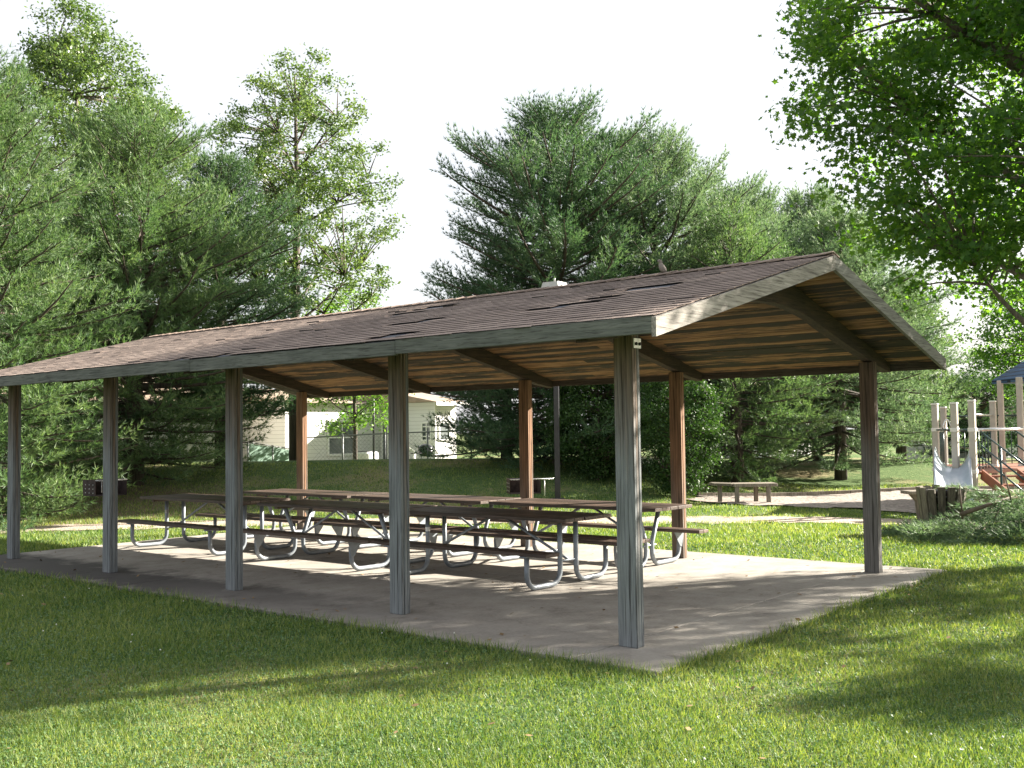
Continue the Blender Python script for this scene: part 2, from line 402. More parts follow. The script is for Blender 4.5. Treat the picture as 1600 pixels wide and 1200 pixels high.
# ---------------------------------------------------------------- ground
def axis_steps(lo, hi, flo, fhi, fine, coarse):
    a = list(np.arange(flo, fhi+1e-6, fine)); b = []; x = flo; st = fine
    while x > lo: st = min(st*1.25, coarse); x -= st; b.append(x)
    c = []; x = a[-1]; st = fine
    while x < hi: st = min(st*1.25, coarse); x += st; c.append(x)
    return np.array(b[::-1]+a+c)
xs = axis_steps(-300, 600, -9, 44, .5, 40); ys = axis_steps(-300, 600, -9, 46, .5, 40)
X, Y = np.meshgrid(xs, ys, indexing='ij'); V = np.stack([X, Y, H(X, Y)], -1).reshape(-1, 3)
ny = len(ys); I, J = np.meshgrid(np.arange(len(xs)-1), np.arange(ny-1), indexing='ij'); I = I.ravel(); J = J.ravel()
F = np.stack([I*ny+J, (I+1)*ny+J, (I+1)*ny+J+1, I*ny+J+1], 1)
link('ground', npmesh('ground', V, F, M['ground'], smooth_=True), kind='structure')

SLX0, SLX1, SLY0, SLY1 = -.625, 5.88, -.63, 11.03
mb = MB()
jx = [SLX0, 2.62, SLX1]; jy = [SLY0, .13, 3.4, 6.6, SLY1]
for i in range(2):
    for j in range(4):
        g = .007
        mb.bbox((jx[i]+(g if i else 0), jy[j]+(g if j else 0), -.14), (jx[i+1]-(0 if i else g), jy[j+1]-(0 if j == 3 else g), 0), .006)
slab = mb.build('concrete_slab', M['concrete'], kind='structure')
mb = MB().box((2.605, SLY0+.02, -.1), (2.635, SLY1-.02, -.006))
for yj in jy[1:4]: mb.box((SLX0+.02, yj-.015, -.1), (2.6, yj+.015, -.0065)); mb.box((2.64, yj-.015, -.1), (SLX1-.02, yj+.015, -.0065))
mb.build('joint_filler', M['kettle'], slab)

def ribbon(name, pts, wid, mat, dz, seed):
    r = np.random.RandomState(seed); P = np.array(pts, float); n = 260
    t = np.linspace(0, len(P)-1, n); i = np.minimum(t.astype(int), len(P)-2); u = t-i
    def cr(a):
        p0 = a[np.maximum(i-1, 0)]; p1 = a[i]; p2 = a[i+1]; p3 = a[np.minimum(i+2, len(P)-1)]; q = u[:, None]
        return .5*((2*p1)+(-p0+p2)*q+(2*p0-5*p1+4*p2-p3)*q*q+(-p0+3*p1-3*p2+p3)*q**3)
    C = cr(P); T = np.gradient(C, axis=0); T /= np.linalg.norm(T, axis=1)[:, None]; Nn = np.stack([-T[:, 1], T[:, 0]], 1)
    jl = np.convolve(r.randn(n+8), np.ones(5)/5, 'same')[4:-4]*.22; jr = np.convolve(r.randn(n+8), np.ones(5)/5, 'same')[4:-4]*.22
    rows = []
    for k in range(5):
        a = (k/4-.5)*wid; off = a+(jl if k == 0 else jr if k == 4 else 0); rows.append(C+Nn*np.reshape(off, (-1, 1) if np.ndim(off) else ()) )
    V = np.concatenate([np.column_stack([q, H(q[:, 0], q[:, 1])+dz]) for q in rows])
    F = [(k*n+i, k*n+i+1, (k+1)*n+i+1, (k+1)*n+i) for k in range(4) for i in range(n-1)]
    link(name, npmesh(name, V, np.array(F)[:, ::-1], mat, smooth_=True), kind='structure'); return C
PATHW = 1.35
path_pts = [(-9, 18.2), (-3, 16.9), (1.0, 15.9), (3.6, 14.5), (5.9, 12.6), (8.0, 9.6), (9.8, 7.0), (11.0, 5.2), (11.9, 3.2), (12.0, 1.6), (11.0, .2)]
PC = ribbon('dirt_path', path_pts, PATHW, M['dirt'], .012, 3)
MUL = np.array([(14.6, 7.9), (15.6, 8.2), (17, 7.5), (19, 6.4), (21.6, 4.8), (24, 2.0), (28, -3), (25, -9), (13, -6.5), (11.9, -2), (12.6, .4), (13.9, 1.8), (14.5, 3.8), (14.3, 5.8)])
def inpoly(px, py, poly):
    r = np.zeros(np.shape(px), bool); n = len(poly)
    for i in range(n):
        x1, y1 = poly[i]; x2, y2 = poly[(i+1) % n]
        c = ((y1 > py) != (y2 > py)) & (px < (x2-x1)*(py-y1)/(y2-y1+1e-12)+x1); r ^= c
    return r
gx = np.arange(11, 29, .3); gy = np.arange(-10, 9, .3); GX, GY = np.meshgrid(gx, gy, indexing='ij')
GXj = GX+rs.uniform(-.06, .06, GX.shape); GYj = GY+rs.uniform(-.06, .06, GX.shape)
ins = inpoly(GX+.15, GY+.15, MUL)[:-1, :-1]; I, J = np.where(ins); nyy = len(gy)
F = np.stack([I*nyy+J, (I+1)*nyy+J, (I+1)*nyy+J+1, I*nyy+J+1], 1)
V = np.stack([GXj, GYj, H(GXj, GYj)+.02+rs.uniform(0, .03, GX.shape)], -1).reshape(-1, 3)
link('mulch', npmesh('mulch', V, F, M['mulch']), kind='structure')
mb = MB()
for a, b in zip(MUL[1:6], MUL[2:7]):
    n = 4
    for k in range(n):
        p = a+(b-a)*k/n; q = a+(b-a)*(k+.97)/n
        mb.beam((p[0], p[1], float(H(*p))+.04), (q[0], q[1], float(H(*q))+.04), .12, .14)
mb.build('timber_edging', M['oldwood'], label='low pale timber edging along the back of the play area mulch', cat='edging')

# grass blades
def keep_lawn(x, y):
    k = ~((x > SLX0+.0) & (x < SLX1-.0) & (y > SLY0+.0) & (y < SLY1-.0))
    d = np.full(x.shape, 99.)
    for c in PC[::6]: d = np.minimum(d, np.hypot(x-c[0], y-c[1]))
    k &= (d > PATHW*.5-.12+.25*np.sin(x*5)*np.cos(y*4.3)); k &= ~inpoly(x, y, MUL); return k
def lawn(n, dmin, dmax, seed, kind):
    r = np.random.RandomState(seed)
    D = np.exp(r.uniform(math.log(dmin), math.log(dmax), n)); L = D*r.uniform(-.85, .80, n)
    x = CAM[0]+D*FH[0]+L*RH[0]; y = CAM[1]+D*FH[1]+L*RH[1]
    # clumping
    x += .03*np.sin(y*31+x*7); y += .03*np.sin(x*29)
    cl = np.sin(x*2.1+np.sin(y*1.7)*1.5)*np.sin(y*2.4+np.sin(x*1.3)*1.4)
    k = keep_lawn(x, y) & (r.rand(n) < .75+.25*cl); x = x[k]; y = y[k]; D = D[k]; cl = cl[k]; n = len(x)
    ex_ = np.maximum(np.maximum(SLX0-x, x-SLX1), np.maximum(SLY0-y, y-SLY1)); edge_ = np.where(ex_ < .07, 1.9, 1.0)
    z = H(x, y); P = np.stack([x, y, z], 1); sc = np.clip(D/6.5, 1, 2.6)
    th = r.uniform(0, 2*PI, n)
    if kind == 'blade':
        h = r.uniform(.018, .048, n)*(1+.25*cl)*np.clip(sc, 1, 1.35)*edge_; w = r.uniform(.002, .0036, n)*sc
        lean = r.uniform(.1, .9, n)*h; la = r.uniform(0, 2*PI, n)
        side = np.stack([np.cos(th), np.sin(th), 0*th], 1)*w[:, None]
        tip = P+np.stack([np.cos(la)*lean, np.sin(la)*lean, h], 1)
        V = np.stack([P-side, P+side, tip], 1).reshape(-1, 3); F = np.arange(3*n).reshape(-1, 3)
    else:
        rr = r.uniform(.005, .009, n)*sc; h = r.uniform(.012, .034, n); ti = r.randn(n, 2)*.35
        c = P+np.stack([0*h, 0*h, h], 1); V = []
        for q in range(4):
            a = th+q*PI/2; ox, oy = np.cos(a)*rr, np.sin(a)*rr; V.append(c+np.stack([ox, oy, ox*ti[:, 0]+oy*ti[:, 1]], 1))
        V = np.stack(V, 1).reshape(-1, 3); F = np.arange(4*n).reshape(-1, 4)
    return V, F
V, F = lawn(1250000, 3.0, 30, 11, 'blade')
link('grass', npmesh('grass', V, F, M['blade']), kind='stuff', label='short mown green lawn grass around the concrete slab', cat='grass')
V, F = lawn(260000, 3.0, 16, 12, 'clover')
link('clover', npmesh('clover', V, F, M['clover']), kind='stuff', label='small round clover leaves mixed into the lawn', cat='clover')
V, F = lawn(260, 4.2, 13, 13, 'blade')
C0 = V.reshape(-1, 3, 3)[:, 2, :]; C0 = C0[(np.sin(C0[:, 0]*1.1+2)*np.sin(C0[:, 1]*1.3) > .1)]; r6 = .008
oct_ = np.array([(1, 0, 0), (-1, 0, 0), (0, 1, 0), (0, -1, 0), (0, 0, 1), (0, 0, -1)])*r6
V = (C0[:, None, :]+oct_[None]).reshape(-1, 3)
ff = np.array([(0, 2, 4), (2, 1, 4), (1, 3, 4), (3, 0, 4), (2, 0, 5), (1, 2, 5), (3, 1, 5), (0, 3, 5)])
F = (np.arange(len(C0))[:, None, None]*6+ff[None]).reshape(-1, 3)
link('clover_flowers', npmesh('clover_flowers', V, F, M['flower']), kind='stuff', label='scattered tiny white clover heads in the lawn', cat='flowers')

# fallen leaves on slab and lawn
r = np.random.RandomState(55); n = 420
x = np.concatenate([r.uniform(SLX0, SLX1, 150), r.uniform(-5, 12, n-150)]); y = np.concatenate([r.uniform(SLY0, SLY1, 150), r.uniform(-4, 12, n-150)])
on = (x > SLX0) & (x < SLX1) & (y > SLY0) & (y < SLY1); z = np.where(on, .006, H(x, y)+.035)
nr = unit_ = np.stack([r.randn(n)*.2, r.randn(n)*.2, np.ones(n)], 1); th = r.uniform(0, 6.28, n); sz = r.uniform(.015, .035, n)
a = np.stack([np.cos(th), np.sin(th), -(nr[:, 0]*np.cos(th)+nr[:, 1]*np.sin(th))], 1)*sz[:, None]; b = np.stack([-np.sin(th), np.cos(th), (nr[:, 0]*np.sin(th)-nr[:, 1]*np.cos(th))], 1)*sz[:, None]*.6
P = np.stack([x, y, z+.006], 1); V = np.stack([P-a, P-b, P+a, P+b], 1).reshape(-1, 3)
link('fallen_leaves', npmesh('fallen_leaves', V, np.arange(4*n).reshape(-1, 4), M['litter']), kind='stuff', label='scattered small dry brown leaves on slab and grass', cat='leaves')

# ---------------------------------------------------------------- pavilion
pav = thing('picnic_pavilion', 'long open wooden pavilion with brown shingled gable roof on ten posts', 'pavilion')
def zt(x):   # top plane of the roof deck
    return ZE+SL*(x+EO) if x <= W/2 else ZE+SL*(W+EO-x)
HX, HY = .057, .086
for row, xc in (('f', 0.0), ('b', W)):
    for i in range(5):
        yc = i*SP; mb = MB(); o_ = random.Random(i*7+int(xc))
        for k in range(3):
            x0 = -HX+k*.0385; e = o_.uniform(-.006, .006); e2 = o_.uniform(-.005, .005)
            mb.bbox((x0, -HY-e, 0.0), (x0+.036, HY+e2, 2.47), .005)
        mb.box((-HX+.004, -HY+.012, .002), (HX-.006, HY-.012, 2.465))
        p = mb.build('post', M['post_front'] if row == 'f' else M['post_gable'] if i == 0 else M['post_back'], pav, loc=(xc, yc, 0))
        p['label'] = 'grey weathered front post' if row == 'f' else 'grey brown gable corner post' if i == 0 else 'orange brown rear post'
        if row == 'f' and i < 1:
            mb = MB().bbox((-.045, -.100, 2.355), (.062, -.0925, 2.435), .002)
            br = mb.build('bracket', M['bracket'], p)
            for bx in (-.018, .034): MB().tube([(bx, -.1005, 2.39), (bx, -.113, 2.39)], .013, 8).build('bolt', M['steel_dk'], br)
# arched tie beams
bot = [(-EO+.02, 2.37), (-.25, 2.42), (.12, 2.50), (.25, 2.53), (.86, 2.66), (1.38, 2.775), (1.72, 2.86), (2.05, 2.915), (2.35, 2.94), (2.6, 2.95)]
prof = bot+[(W-x, z) for x, z in bot[-2::-1]]
top = [(W+EO-.05, zt(W+EO-.05)-.062), (W/2, ZR-.062), (-EO+.05, zt(-EO+.05)-.062)]
for i in range(5):
    mb = MB().prism(prof+top, 'y', i*SP-.055, i*SP+.055); fix_normals(mb.build('arched_beam', M['beam'], pav))
# soffit boards
mb = MB(); nb = 30; sx = (W/2+EO-.03)/nb
for side in (0, 1):
    for k in range(nb):
        y = -GO+.035; xa = -EO+.025+k*sx; xb = xa+sx-.005
        while y < YL+GO-.04:
            y2 = min(y+random.uniform(3.0, 6.0), YL+GO-.035)
            dz = random.uniform(0, .006)
            za, zb = zt(xa)-.030, zt(xb)-.030
            if side: X0, X1, A, B = W-xb, W-xa, zb, za
            else: X0, X1, A, B = xa, xb, za, zb
            mb.add([(X0, y, A-.028-dz), (X1, y, B-.028-dz), (X1, y2-.004, B-.028-dz), (X0, y2-.004, A-.028-dz), (X0, y, A), (X1, y, B), (X1, y2-.004, B), (X0, y2-.004, A)],
                   [(0, 3, 2, 1), (4, 5, 6, 7), (0, 1, 5, 4), (1, 2, 6, 5), (2, 3, 7, 6), (3, 0, 4, 7)])
            y = y2
mb.build('soffit_boards', M['soffit'], pav)
# felt layer
mb = MB().prism([(-EO, zt(-EO)-.024), (W/2, ZR-.024), (W+EO, ZE-.024), (W+EO, ZE-.012), (W/2, ZR-.012), (-EO, zt(-EO)-.012)], 'y', -GO, YL+GO)
fix_normals(mb.build('roofing_felt', M['felt'], pav))
# shingles
slope = math.atan(SL); rows = 24; slen = (W/2+EO+.03)/math.cos(slope); ex = slen/rows
gaps = [(1.95, 3.55, 4.2), (1.8, 3.6, 4.35), (1.52, 3.75, 4.35), (1.38, 4.0, 4.3), (.42, 1.0, 1.4), (.66, .72, 1.12), (.9, .7, .98), (1.35, .35, .85),
        (.55, 2.55, 3.0), (.42, 2.8, 3.2), (-.38, 1.98, 2.5), (-.52, 2.1, 2.45), (-.6, 5.1, 5.3), (-.6, 4.35, 4.6)]
ca, sa = math.cos(slope), math.sin(slope)
for side in (0, 1):
    mb = MB(); R_ = random.Random(5+side)
    for k in range(rows):
        s0 = k*ex-.03; y = -GO-.02-R_.uniform(0, .15)
        while y < YL+GO+.02:
            wd = R_.choice((.14, .17, .2, .25)) if side == 0 else R_.choice((.3, .45)); y2 = min(y+wd, YL+GO+.02); ya = max(y, -GO-.02)
            xm = -EO+s0*ca
            skip = side == 0 and any(abs(xm+.04-g[0]) < .075 and g[1] < (ya+y2)/2 < g[2] for g in gaps)
            if not skip and y2-ya > .02:
                j = R_.uniform(-.007, .007) - (R_.uniform(0, .02) if k == 0 else 0); th = R_.uniform(.004, .0068) + (R_.uniform(0, .008) if R_.random() < .03 else 0)
                sA = s0+j; sB = s0+ex*1.25
                hA = 0.0; hB = -.0048
                def pt(s_, h, yy):
                    x = -EO+s_*ca-h*sa; z = ZE+s_*sa+h*ca; return ((W-x) if side else x, yy, z)
                sag = R_.uniform(0, .0012)
                vs = [pt(sA, hA+sag, ya), pt(sA, hA+sag, y2-.003), pt(sB, hB, y2-.003), pt(sB, hB, ya),
                      pt(sA, hA+th+sag, ya), pt(sA, hA+th+sag, y2-.003), pt(sB, hB+.004, y2-.003), pt(sB, hB+.004, ya)]
                fs = [(0, 1, 2, 3), (7, 6, 5, 4), (4, 5, 1, 0), (5, 6, 2, 1), (6, 7, 3, 2), (7, 4, 0, 3)]
                mb.add(vs, [f[::-1] for f in fs] if side else fs)
            y = y2
    sh = mb.build('shingle_slope', M['shingle'], pav); sh.data.materials.append(M['asphalt'])
    mi = np.zeros(len(sh.data.polygons), np.int32); mi[2::6] = 1; sh.data.polygons.foreach_set('material_index', mi)  # butt faces take the painted shade line
mb = MB(); y = -GO-.02
while y < YL+GO:
    y2 = min(y+.19, YL+GO+.02); z = ZR+.014; e = random.uniform(.0, .006)
    for sg in (-1, 1):
        a = [(W/2, y, z+.012+e), (W/2, y2+.05, z+.004), (W/2+sg*.15, y2+.05, z+.004-.15*SL), (W/2+sg*.15, y, z+.012+e-.15*SL)]
        a += [(q[0], q[1], q[2]-.01) for q in a]
        f = [(0, 1, 2, 3), (7, 6, 5, 4), (0, 4, 5, 1), (1, 5, 6, 2), (2, 6, 7, 3), (3, 7, 4, 0)]
        mb.add(a, f if sg < 0 else [q[::-1] for q in f])
    y = y2
mb.build('ridge_cap', M['shingle'], pav)
# fascia along the eaves (three lengths each)
for x0, x1 in ((-EO-.038, -EO), (W+EO, W+EO+.038)):
    cuts = [-GO, 1.95, 5.05, 8.3, YL+GO]
    for a, b in zip(cuts, cuts[1:]):
        dz = random.uniform(-.006, .006); MB().bbox((x0, a+.0015, ZE-.142+dz), (x1, b-.0015, ZE-.017+dz), .003).build('fascia_board', M['fascia'] if x0 < 0 else M['fascia_dk'], pav)
# rake boards
def rake(x0, x1, y0, y1, mat, name='rake_board'):
    mb = MB(); a0, a1 = zt(x0), zt(x1)
    lo, hi = -.152, -.013
    vs = [(x, y, z+h) for (x, z) in ((x0, a0), (x1, a1)) for y in (y0, y1) for h in (lo, hi)]
    fs = [(0, 1, 3, 2), (4, 6, 7, 5), (0, 4, 5, 1), (2, 3, 7, 6), (1, 5, 7, 3), (0, 2, 6, 4)]
    o = mb.add(vs, fs).build(name, mat, pav); fix_normals(o)
for ya, yb in ((-GO-.038, -GO), (YL+GO, YL+GO+.038)):
    rake(-EO-.04, W/2-.0015, ya, yb, M['rake']); rake(W/2+.0015, W+EO+.04, ya, yb, M['rake_dull'])

# ---------------------------------------------------------------- picnic tables
def make_table(style, y0, y1, legs):
    """local frame: x across, y along, origin on the slab"""
    root = thing('picnic_table', '', 'picnic table')
    L0, L1 = y0, y1
    mb = MB()
    for k in range(5):
        x = -.44+k*.177; j = random.uniform(-.008, .008); mb.bbox((x, L0+j, .725), (x+.172, L1+j, .765), .004)
    tp = mb.build('tabletop', M['table'], root)
    for yy in legs:
        MB().bbox((-.40, yy-.035, .690), (.40, yy+.035, .7245), .003).build('cleat', M['table'], tp)
    for sg in (-1, 1):
        mb = MB()
        for k in range(1 if style == 'A' else 2):
            w = .235 if style == 'A' else .116
            x = (.57+k*.12)*sg; x2 = x+sg*w
            mb.bbox((min(x, x2), L0-.01, .385), (max(x, x2), L1+.01, .425), .004)
        mb.build('seat', M['table'], root)
    for yy in legs:
        mb = MB()
        for sg in (-1, 1):
            r = .10; pts = []
            if style == 'A': ox, ix, ixt = .74, .15, .15
            else: ox, ix, ixt = .72, .07, .24
            zb = .032
            pts += [(sg*ixt, yy, .69), (sg*ix, yy, .30 if style == 'B' else .36), (sg*ix, yy, .20)]
            for a in range(1, 8):
                t = a/7*PI/2; pts.append((sg*(ix+.15-.15*math.cos(t)), yy, .182-.15*math.sin(t)))
            for a in range(1, 8):
                t = a/7*PI/2; pts.append((sg*(ox-.15+.15*math.sin(t)), yy, zb+.15-.15*math.cos(t)))
            pts += [(sg*ox, yy, .384)] if style == 'A' else [(sg*(ox+.01), yy, .29), (sg*(ox-.02), yy, .384)]
            mb.tube(pts, .029, 10)
        fr = mb.build('leg_frame', M['steel'], root)
        for sg in (-1, 1):
            mb = MB()
            if style == 'B': mb.prism([(sg*.56, .383), (sg*.80, .383), (sg*.745, .19), (sg*.70, .20)], 'y', yy-.034, yy-.030)
            else: mb.box((sg*.74-.07, yy-.045, .368), (sg*.74+.07, yy+.045, .3835))
            fix_normals(mb.build('seat_gusset' if style == 'B' else 'seat_bracket', M['steel'], fr))
        MB().tube([(-.16, yy, .27), (.16, yy, .27)], .012, 6).build('tie_bar', M['steel'], fr)
    ym = (L0+L1)/2; d = .12
    for yy in legs:
        s_ = 1 if yy < ym else -1
        MB().tube([(0, yy, .275), (0, ym-s_*d, .695)], .017, 8).build('diagonal_brace', M['steel'], root)
    for sx in (-1, 1):
        pass
    return root
protA = make_table('A', -.30, 2.32, (0.0, 2.02)); protB = make_table('B', -.38, 2.24, (0.0, 1.88))
st = MB().tube([(-.15, 0, .52), (-.15, 0, .56)], .0305, 10, False)
TABS = [(protA, 2.42, 2.40, 'dark plank picnic table with upright leg tubes, front row nearest the camera end'),
        (protB, 2.42, 5.18, 'dark picnic table with slanted leg tubes in the middle of the front row'),
        (protA, 2.42, 8.10, 'picnic table with upright leg tubes at the far left end of the front row'),
        (protB, 4.14, 2.42, 'picnic table of the rear row beside the second rear post from the right'),
        (protB, 4.14, 5.18, 'middle picnic table of the rear row, sunlit concrete below it'),
        (protB, 4.14, 7.88, 'picnic table with a sunlit pale top at the far left end of the rear row')]
used = set()
for pr_, tx, ty, lab in TABS:
    o = pr_ if id(pr_) not in used else copy_tree(pr_); used.add(id(pr_))
    o.location = (tx, ty, 0); o['label'] = lab; o['group'] = 'picnic tables under the pavilion'; o.rotation_euler = (0, 0, random.uniform(-.004, .004))
    if tx < 3 and (ty < 3 or ty > 8):
        fr = [c for c in o.children if c.name.startswith('leg_frame')][1]
        MB().tube([(-.15, 2.02, .50), (-.15, 2.02, .55)], .0305, 10, False).build('sticker', M['sticker'], fr)

# ---------------------------------------------------------------- bird on the ridge
bd = thing('bird', 'small grey brown dove perched upright on the roof ridge', 'bird', (W/2, 1.21, ZR+.022), None, math.radians(125))
mb = MB(); prof = [(.004, .0), (.022, .008), (.032, .03), (.033, .055), (.027, .08), (.018, .098), (.016, .108), (.020, .118), (.021, .128), (.015, .140), (.003, .145)]
vs = []; n = 12
for (rr, z) in prof:
    off = -.012+.34*z if z < .1 else .022+(z-.1)*.35
    for k in range(n):
        a = 2*PI*k/n; vs.append((off+rr*1.15*math.cos(a), rr*math.sin(a), z))
fs = [(i*n+k, i*n+(k+1) % n, (i+1)*n+(k+1) % n, (i+1)*n+k) for i in range(len(prof)-1) for k in range(n)]
fs += [tuple(range(n-1, -1, -1)), tuple((len(prof)-1)*n+k for k in range(n))]
mb.add(vs, fs, True)
mb.add([(-.02, -.012, .03), (-.02, .012, .03), (-.075, .014, -.03), (-.075, -.014, -.03), (-.02, 0, .045), (-.07, 0, -.022)], [(0, 1, 2, 3), (0, 4, 1), (4, 5, 2, 1), (0, 3, 5, 4), (3, 2, 5)])
fix_normals(mb.build('body', M['bird'], bd))
MB().add([(.048, -.005, .126), (.048, .005, .126), (.048, 0, .133), (.072, 0, .123)], [(0, 1, 3), (1, 2, 3), (2, 0, 3), (0, 2, 1)]).build('beak', M['birdeye'], bd)
for sg in (-1, 1): MB().tube([(.036, sg*.0185, .128), (.036, sg*.0225, .128)], .004, 6).build('eye', M['birdeye'], bd)
for sg in (-1, 1): MB().tube([(.0, sg*.01, .008), (.004, sg*.01, -.02)], .002, 5).build('leg', M['stick'], bd)

# ---------------------------------------------------------------- park grills, lamp pole
def grill(label, loc, rz, ztop, rack):
    g = thing('park_grill', label, 'grill', loc, 'park grills behind the pavilion', rz); zb = ztop-.26
    MB().tube([(0, 0, -.05), (0, 0, zb)], .032, 8).build('pedestal', M['grill'], g)
    mb = MB(); w, d = .27, .2; 
    mb.box((-w, -d, zb), (w, d, zb+.008)); mb.box((-w, -d, zb+.0085), (-w+.008, d, ztop)); mb.box((w-.008, -d, zb+.0085), (w, d, ztop)); mb.box((-w+.0085, d-.008, zb+.0085), (w-.0085, d, ztop-.004))
    fb = mb.build('firebox', M['grill'], g)
    for i in range(3):
        for k in range(3):
            MB().tube([(-w-.0005, -d+.07+i*.12, zb+.05+k*.065), (-w-.006, -d+.07+i*.12, zb+.05+k*.065)], .010, 6).build('rivet', M['grillbar'], fb)
    mb = MB()
    for k in range(11): mb.tube([(-w+.03+k*.048, -d, ztop-.02), (-w+.03+k*.048, d-.01, ztop-.02)], .005, 5)
    mb.tube([(-w, -d-.01, ztop-.008), (w+(.22 if rack else 0), -d-.01, ztop-.008)], .009, 6)
    gr = mb.build('grate', M['grillbar'], g)
    if rack: MB().tube([(w+.06, -d-.01, ztop-.017), (w+.06, -d-.01, ztop-.30)], .008, 6).build('handle', M['grillbar'], gr)
    else: MB().tube([(-w+.1, -d-.012, ztop-.017), (-w+.1, -d-.012, ztop-.2)], .008, 6).build('handle', M['grillbar'], gr)
x, y = G(164, 17); grill('rusty park grill on a pedestal, seen behind the fourth front post', (x, y, float(H(x, y))), -YAW-.9+PI*.5+.0, 1.05, False)
x, y = G(816, 18.2); grill('dark park grill with a raised steel rack, behind the middle rear post', (x, y, float(H(x, y))), -YAW-.05, .93, True)
lp = thing('lamp_pole', 'dark bronze lamp pole with a boxy pale lamp showing above the ridge', 'lamp pole', GZ(869, 24.0), None, YAW-PI/2-.15)
mb = MB().bbox((-.06, -.06, 0), (.06, .06, 4.75), .008); mb.build('pole', M['bronze'], lp)
MB().bbox((-.16, -.16, 0), (.16, .16, .05), .01).build('base_plate', M['bronze'], lp)
mb = MB(); a, b = .26, .20
mb.add([(-a, -a, 4.94), (a, -a, 4.94), (a, a, 4.94), (-a, a, 4.94), (-b, -b, 5.20), (b, -b, 5.20), (b, b, 5.20), (-b, b, 5.20)], [(0, 3, 2, 1), (4, 5, 6, 7), (0, 1, 5, 4), (1, 2, 6, 5), (2, 3, 7, 6), (3, 0, 4, 7)])
lh = mb.build('lamp_head', M['lampwhite'], lp, loc=(0, 0, -.2)); lh.rotation_euler = (0, 0, 1.15)
MB().tube([(0, 0, 5.20), (0, 0, 5.27), (.0, 0, 5.30)], [.02, .02, .028], 8).build('photocell', M['lampwhite'], lh)

# ---------------------------------------------------------------- timber bench, far bench, bin, brush
x, y = G(1163, 24.3); z = float(H(x, y))
bn = thing('timber_bench', 'grey timber bench with wide flat top in front of the pines', 'bench', (x, y, z), None, YAW-PI/2)
mb = MB()
for k in range(3): mb.bbox((-.38+.02*k, -.42+k*.19, .40), (.62-.0*k, -.24+k*.19, .475), .006)
mb.build('seat_top', M['oldwood'], bn)
mb = MB()
for k in range(3): mb.beam((-.36, -.3+k*.17, .447), (-.75, .05+k*.17, .447), .16, .055)
mb.build('seat_wing', M['slat'], bn)
for lx, ly in ((-.30, -.36), (.42, -.36), (.22, .02), (-.62, .0)):
    MB().bbox((lx-.045, ly-.045, -.05), (lx+.045, ly+.045, .42), .005).build('leg', M['oldwood'], bn)
x, y = G(1475, 19.5); z = float(H(x, y))
bn = thing('park_bench', 'long backless timber bench behind the slatted bin by the playground', 'bench', (x, y, z), None, YAW-PI/2+.06)
mb = MB()
for k in range(3): mb.bbox((-.80, -.2+k*.14, .50), (.80, -.07+k*.14, .56), .006)
mb.build('seat', M['oldwood'], bn)
for lx in (-.5, .5):
    mb = MB().prism([(lx-.22, .497), (lx+.22, .497), (lx+.10, .36), (lx+.06, 0), (lx-.06, 0), (lx-.10, .36)], 'y', -.06, .06)
    fix_normals(mb.build('support', M['oldwood'], bn))
x, y = G(1466, 17.0); z = float(H(x, y))
bn = thing('slatted_bin', 'round bin of grey upright timber slats leaning outward at the top', 'bin', (x, y, z))
mb = MB(); ns = 15
for k in range(ns):
    a = 2*PI*k/ns+.1; c, s_ = math.cos(a), math.sin(a); rt, rb = .37, .27; jt = random.uniform(-.02, .03)
    mb.beam((rb*c, rb*s_, 0), ((rt)*c, (rt)*s_, .74+jt), .115, .035, up=(c, s_, 0))
sl = mb.build('slats', M['slat'], bn)
for zz, rr in ((.15, .27), (.6, .335)):
    MB().tube([(rr*math.cos(2*PI*k/24), rr*math.sin(2*PI*k/24), zz) for k in range(25)], .012, 6, False).build('hoop', M['steel_dk'], bn)
MB().lathe([(.20, .02), (.27, .66), (.29, .70), (.28, .70), (.26, .66)], 18).build('liner', M['kettle'], bn)

# ---------------------------------------------------------------- vegetation
def unit(v): return v/(np.linalg.norm(v, axis=-1, keepdims=True)+1e-9)
def tufts(P, Dr, r, nb, length, width, spread=.75):
    """needle sprays: nb thin triangles per tuft"""
    n = len(P); P = np.repeat(P, nb, 0); Dr = np.repeat(Dr, nb, 0)
    d = unit(Dr+spread*r.randn(n*nb, 3)*.62); l = length*r.uniform(.6, 1.15, n*nb)[:, None]
    s_ = unit(np.cross(d, r.randn(n*nb, 3)))*width*r.uniform(.7, 1.3, n*nb)[:, None]*.5
    V = np.stack([P-s_, P+s_, P+d*l], 1).reshape(-1, 3); return V
def limb(mb, p, q, r0, r1, bend, n=5, sides=5):
    p = np.array(p, float); q = np.array(q, float); pts = []
    for k in range(n+1):
        t = k/n; c = p+(q-p)*t; c = c+np.array([0, 0, bend])*4*t*(1-t); pts.append(tuple(c))
    mb.tube(pts, [r0+(r1-r0)*k/n for k in range(n+1)], sides, True); return pts
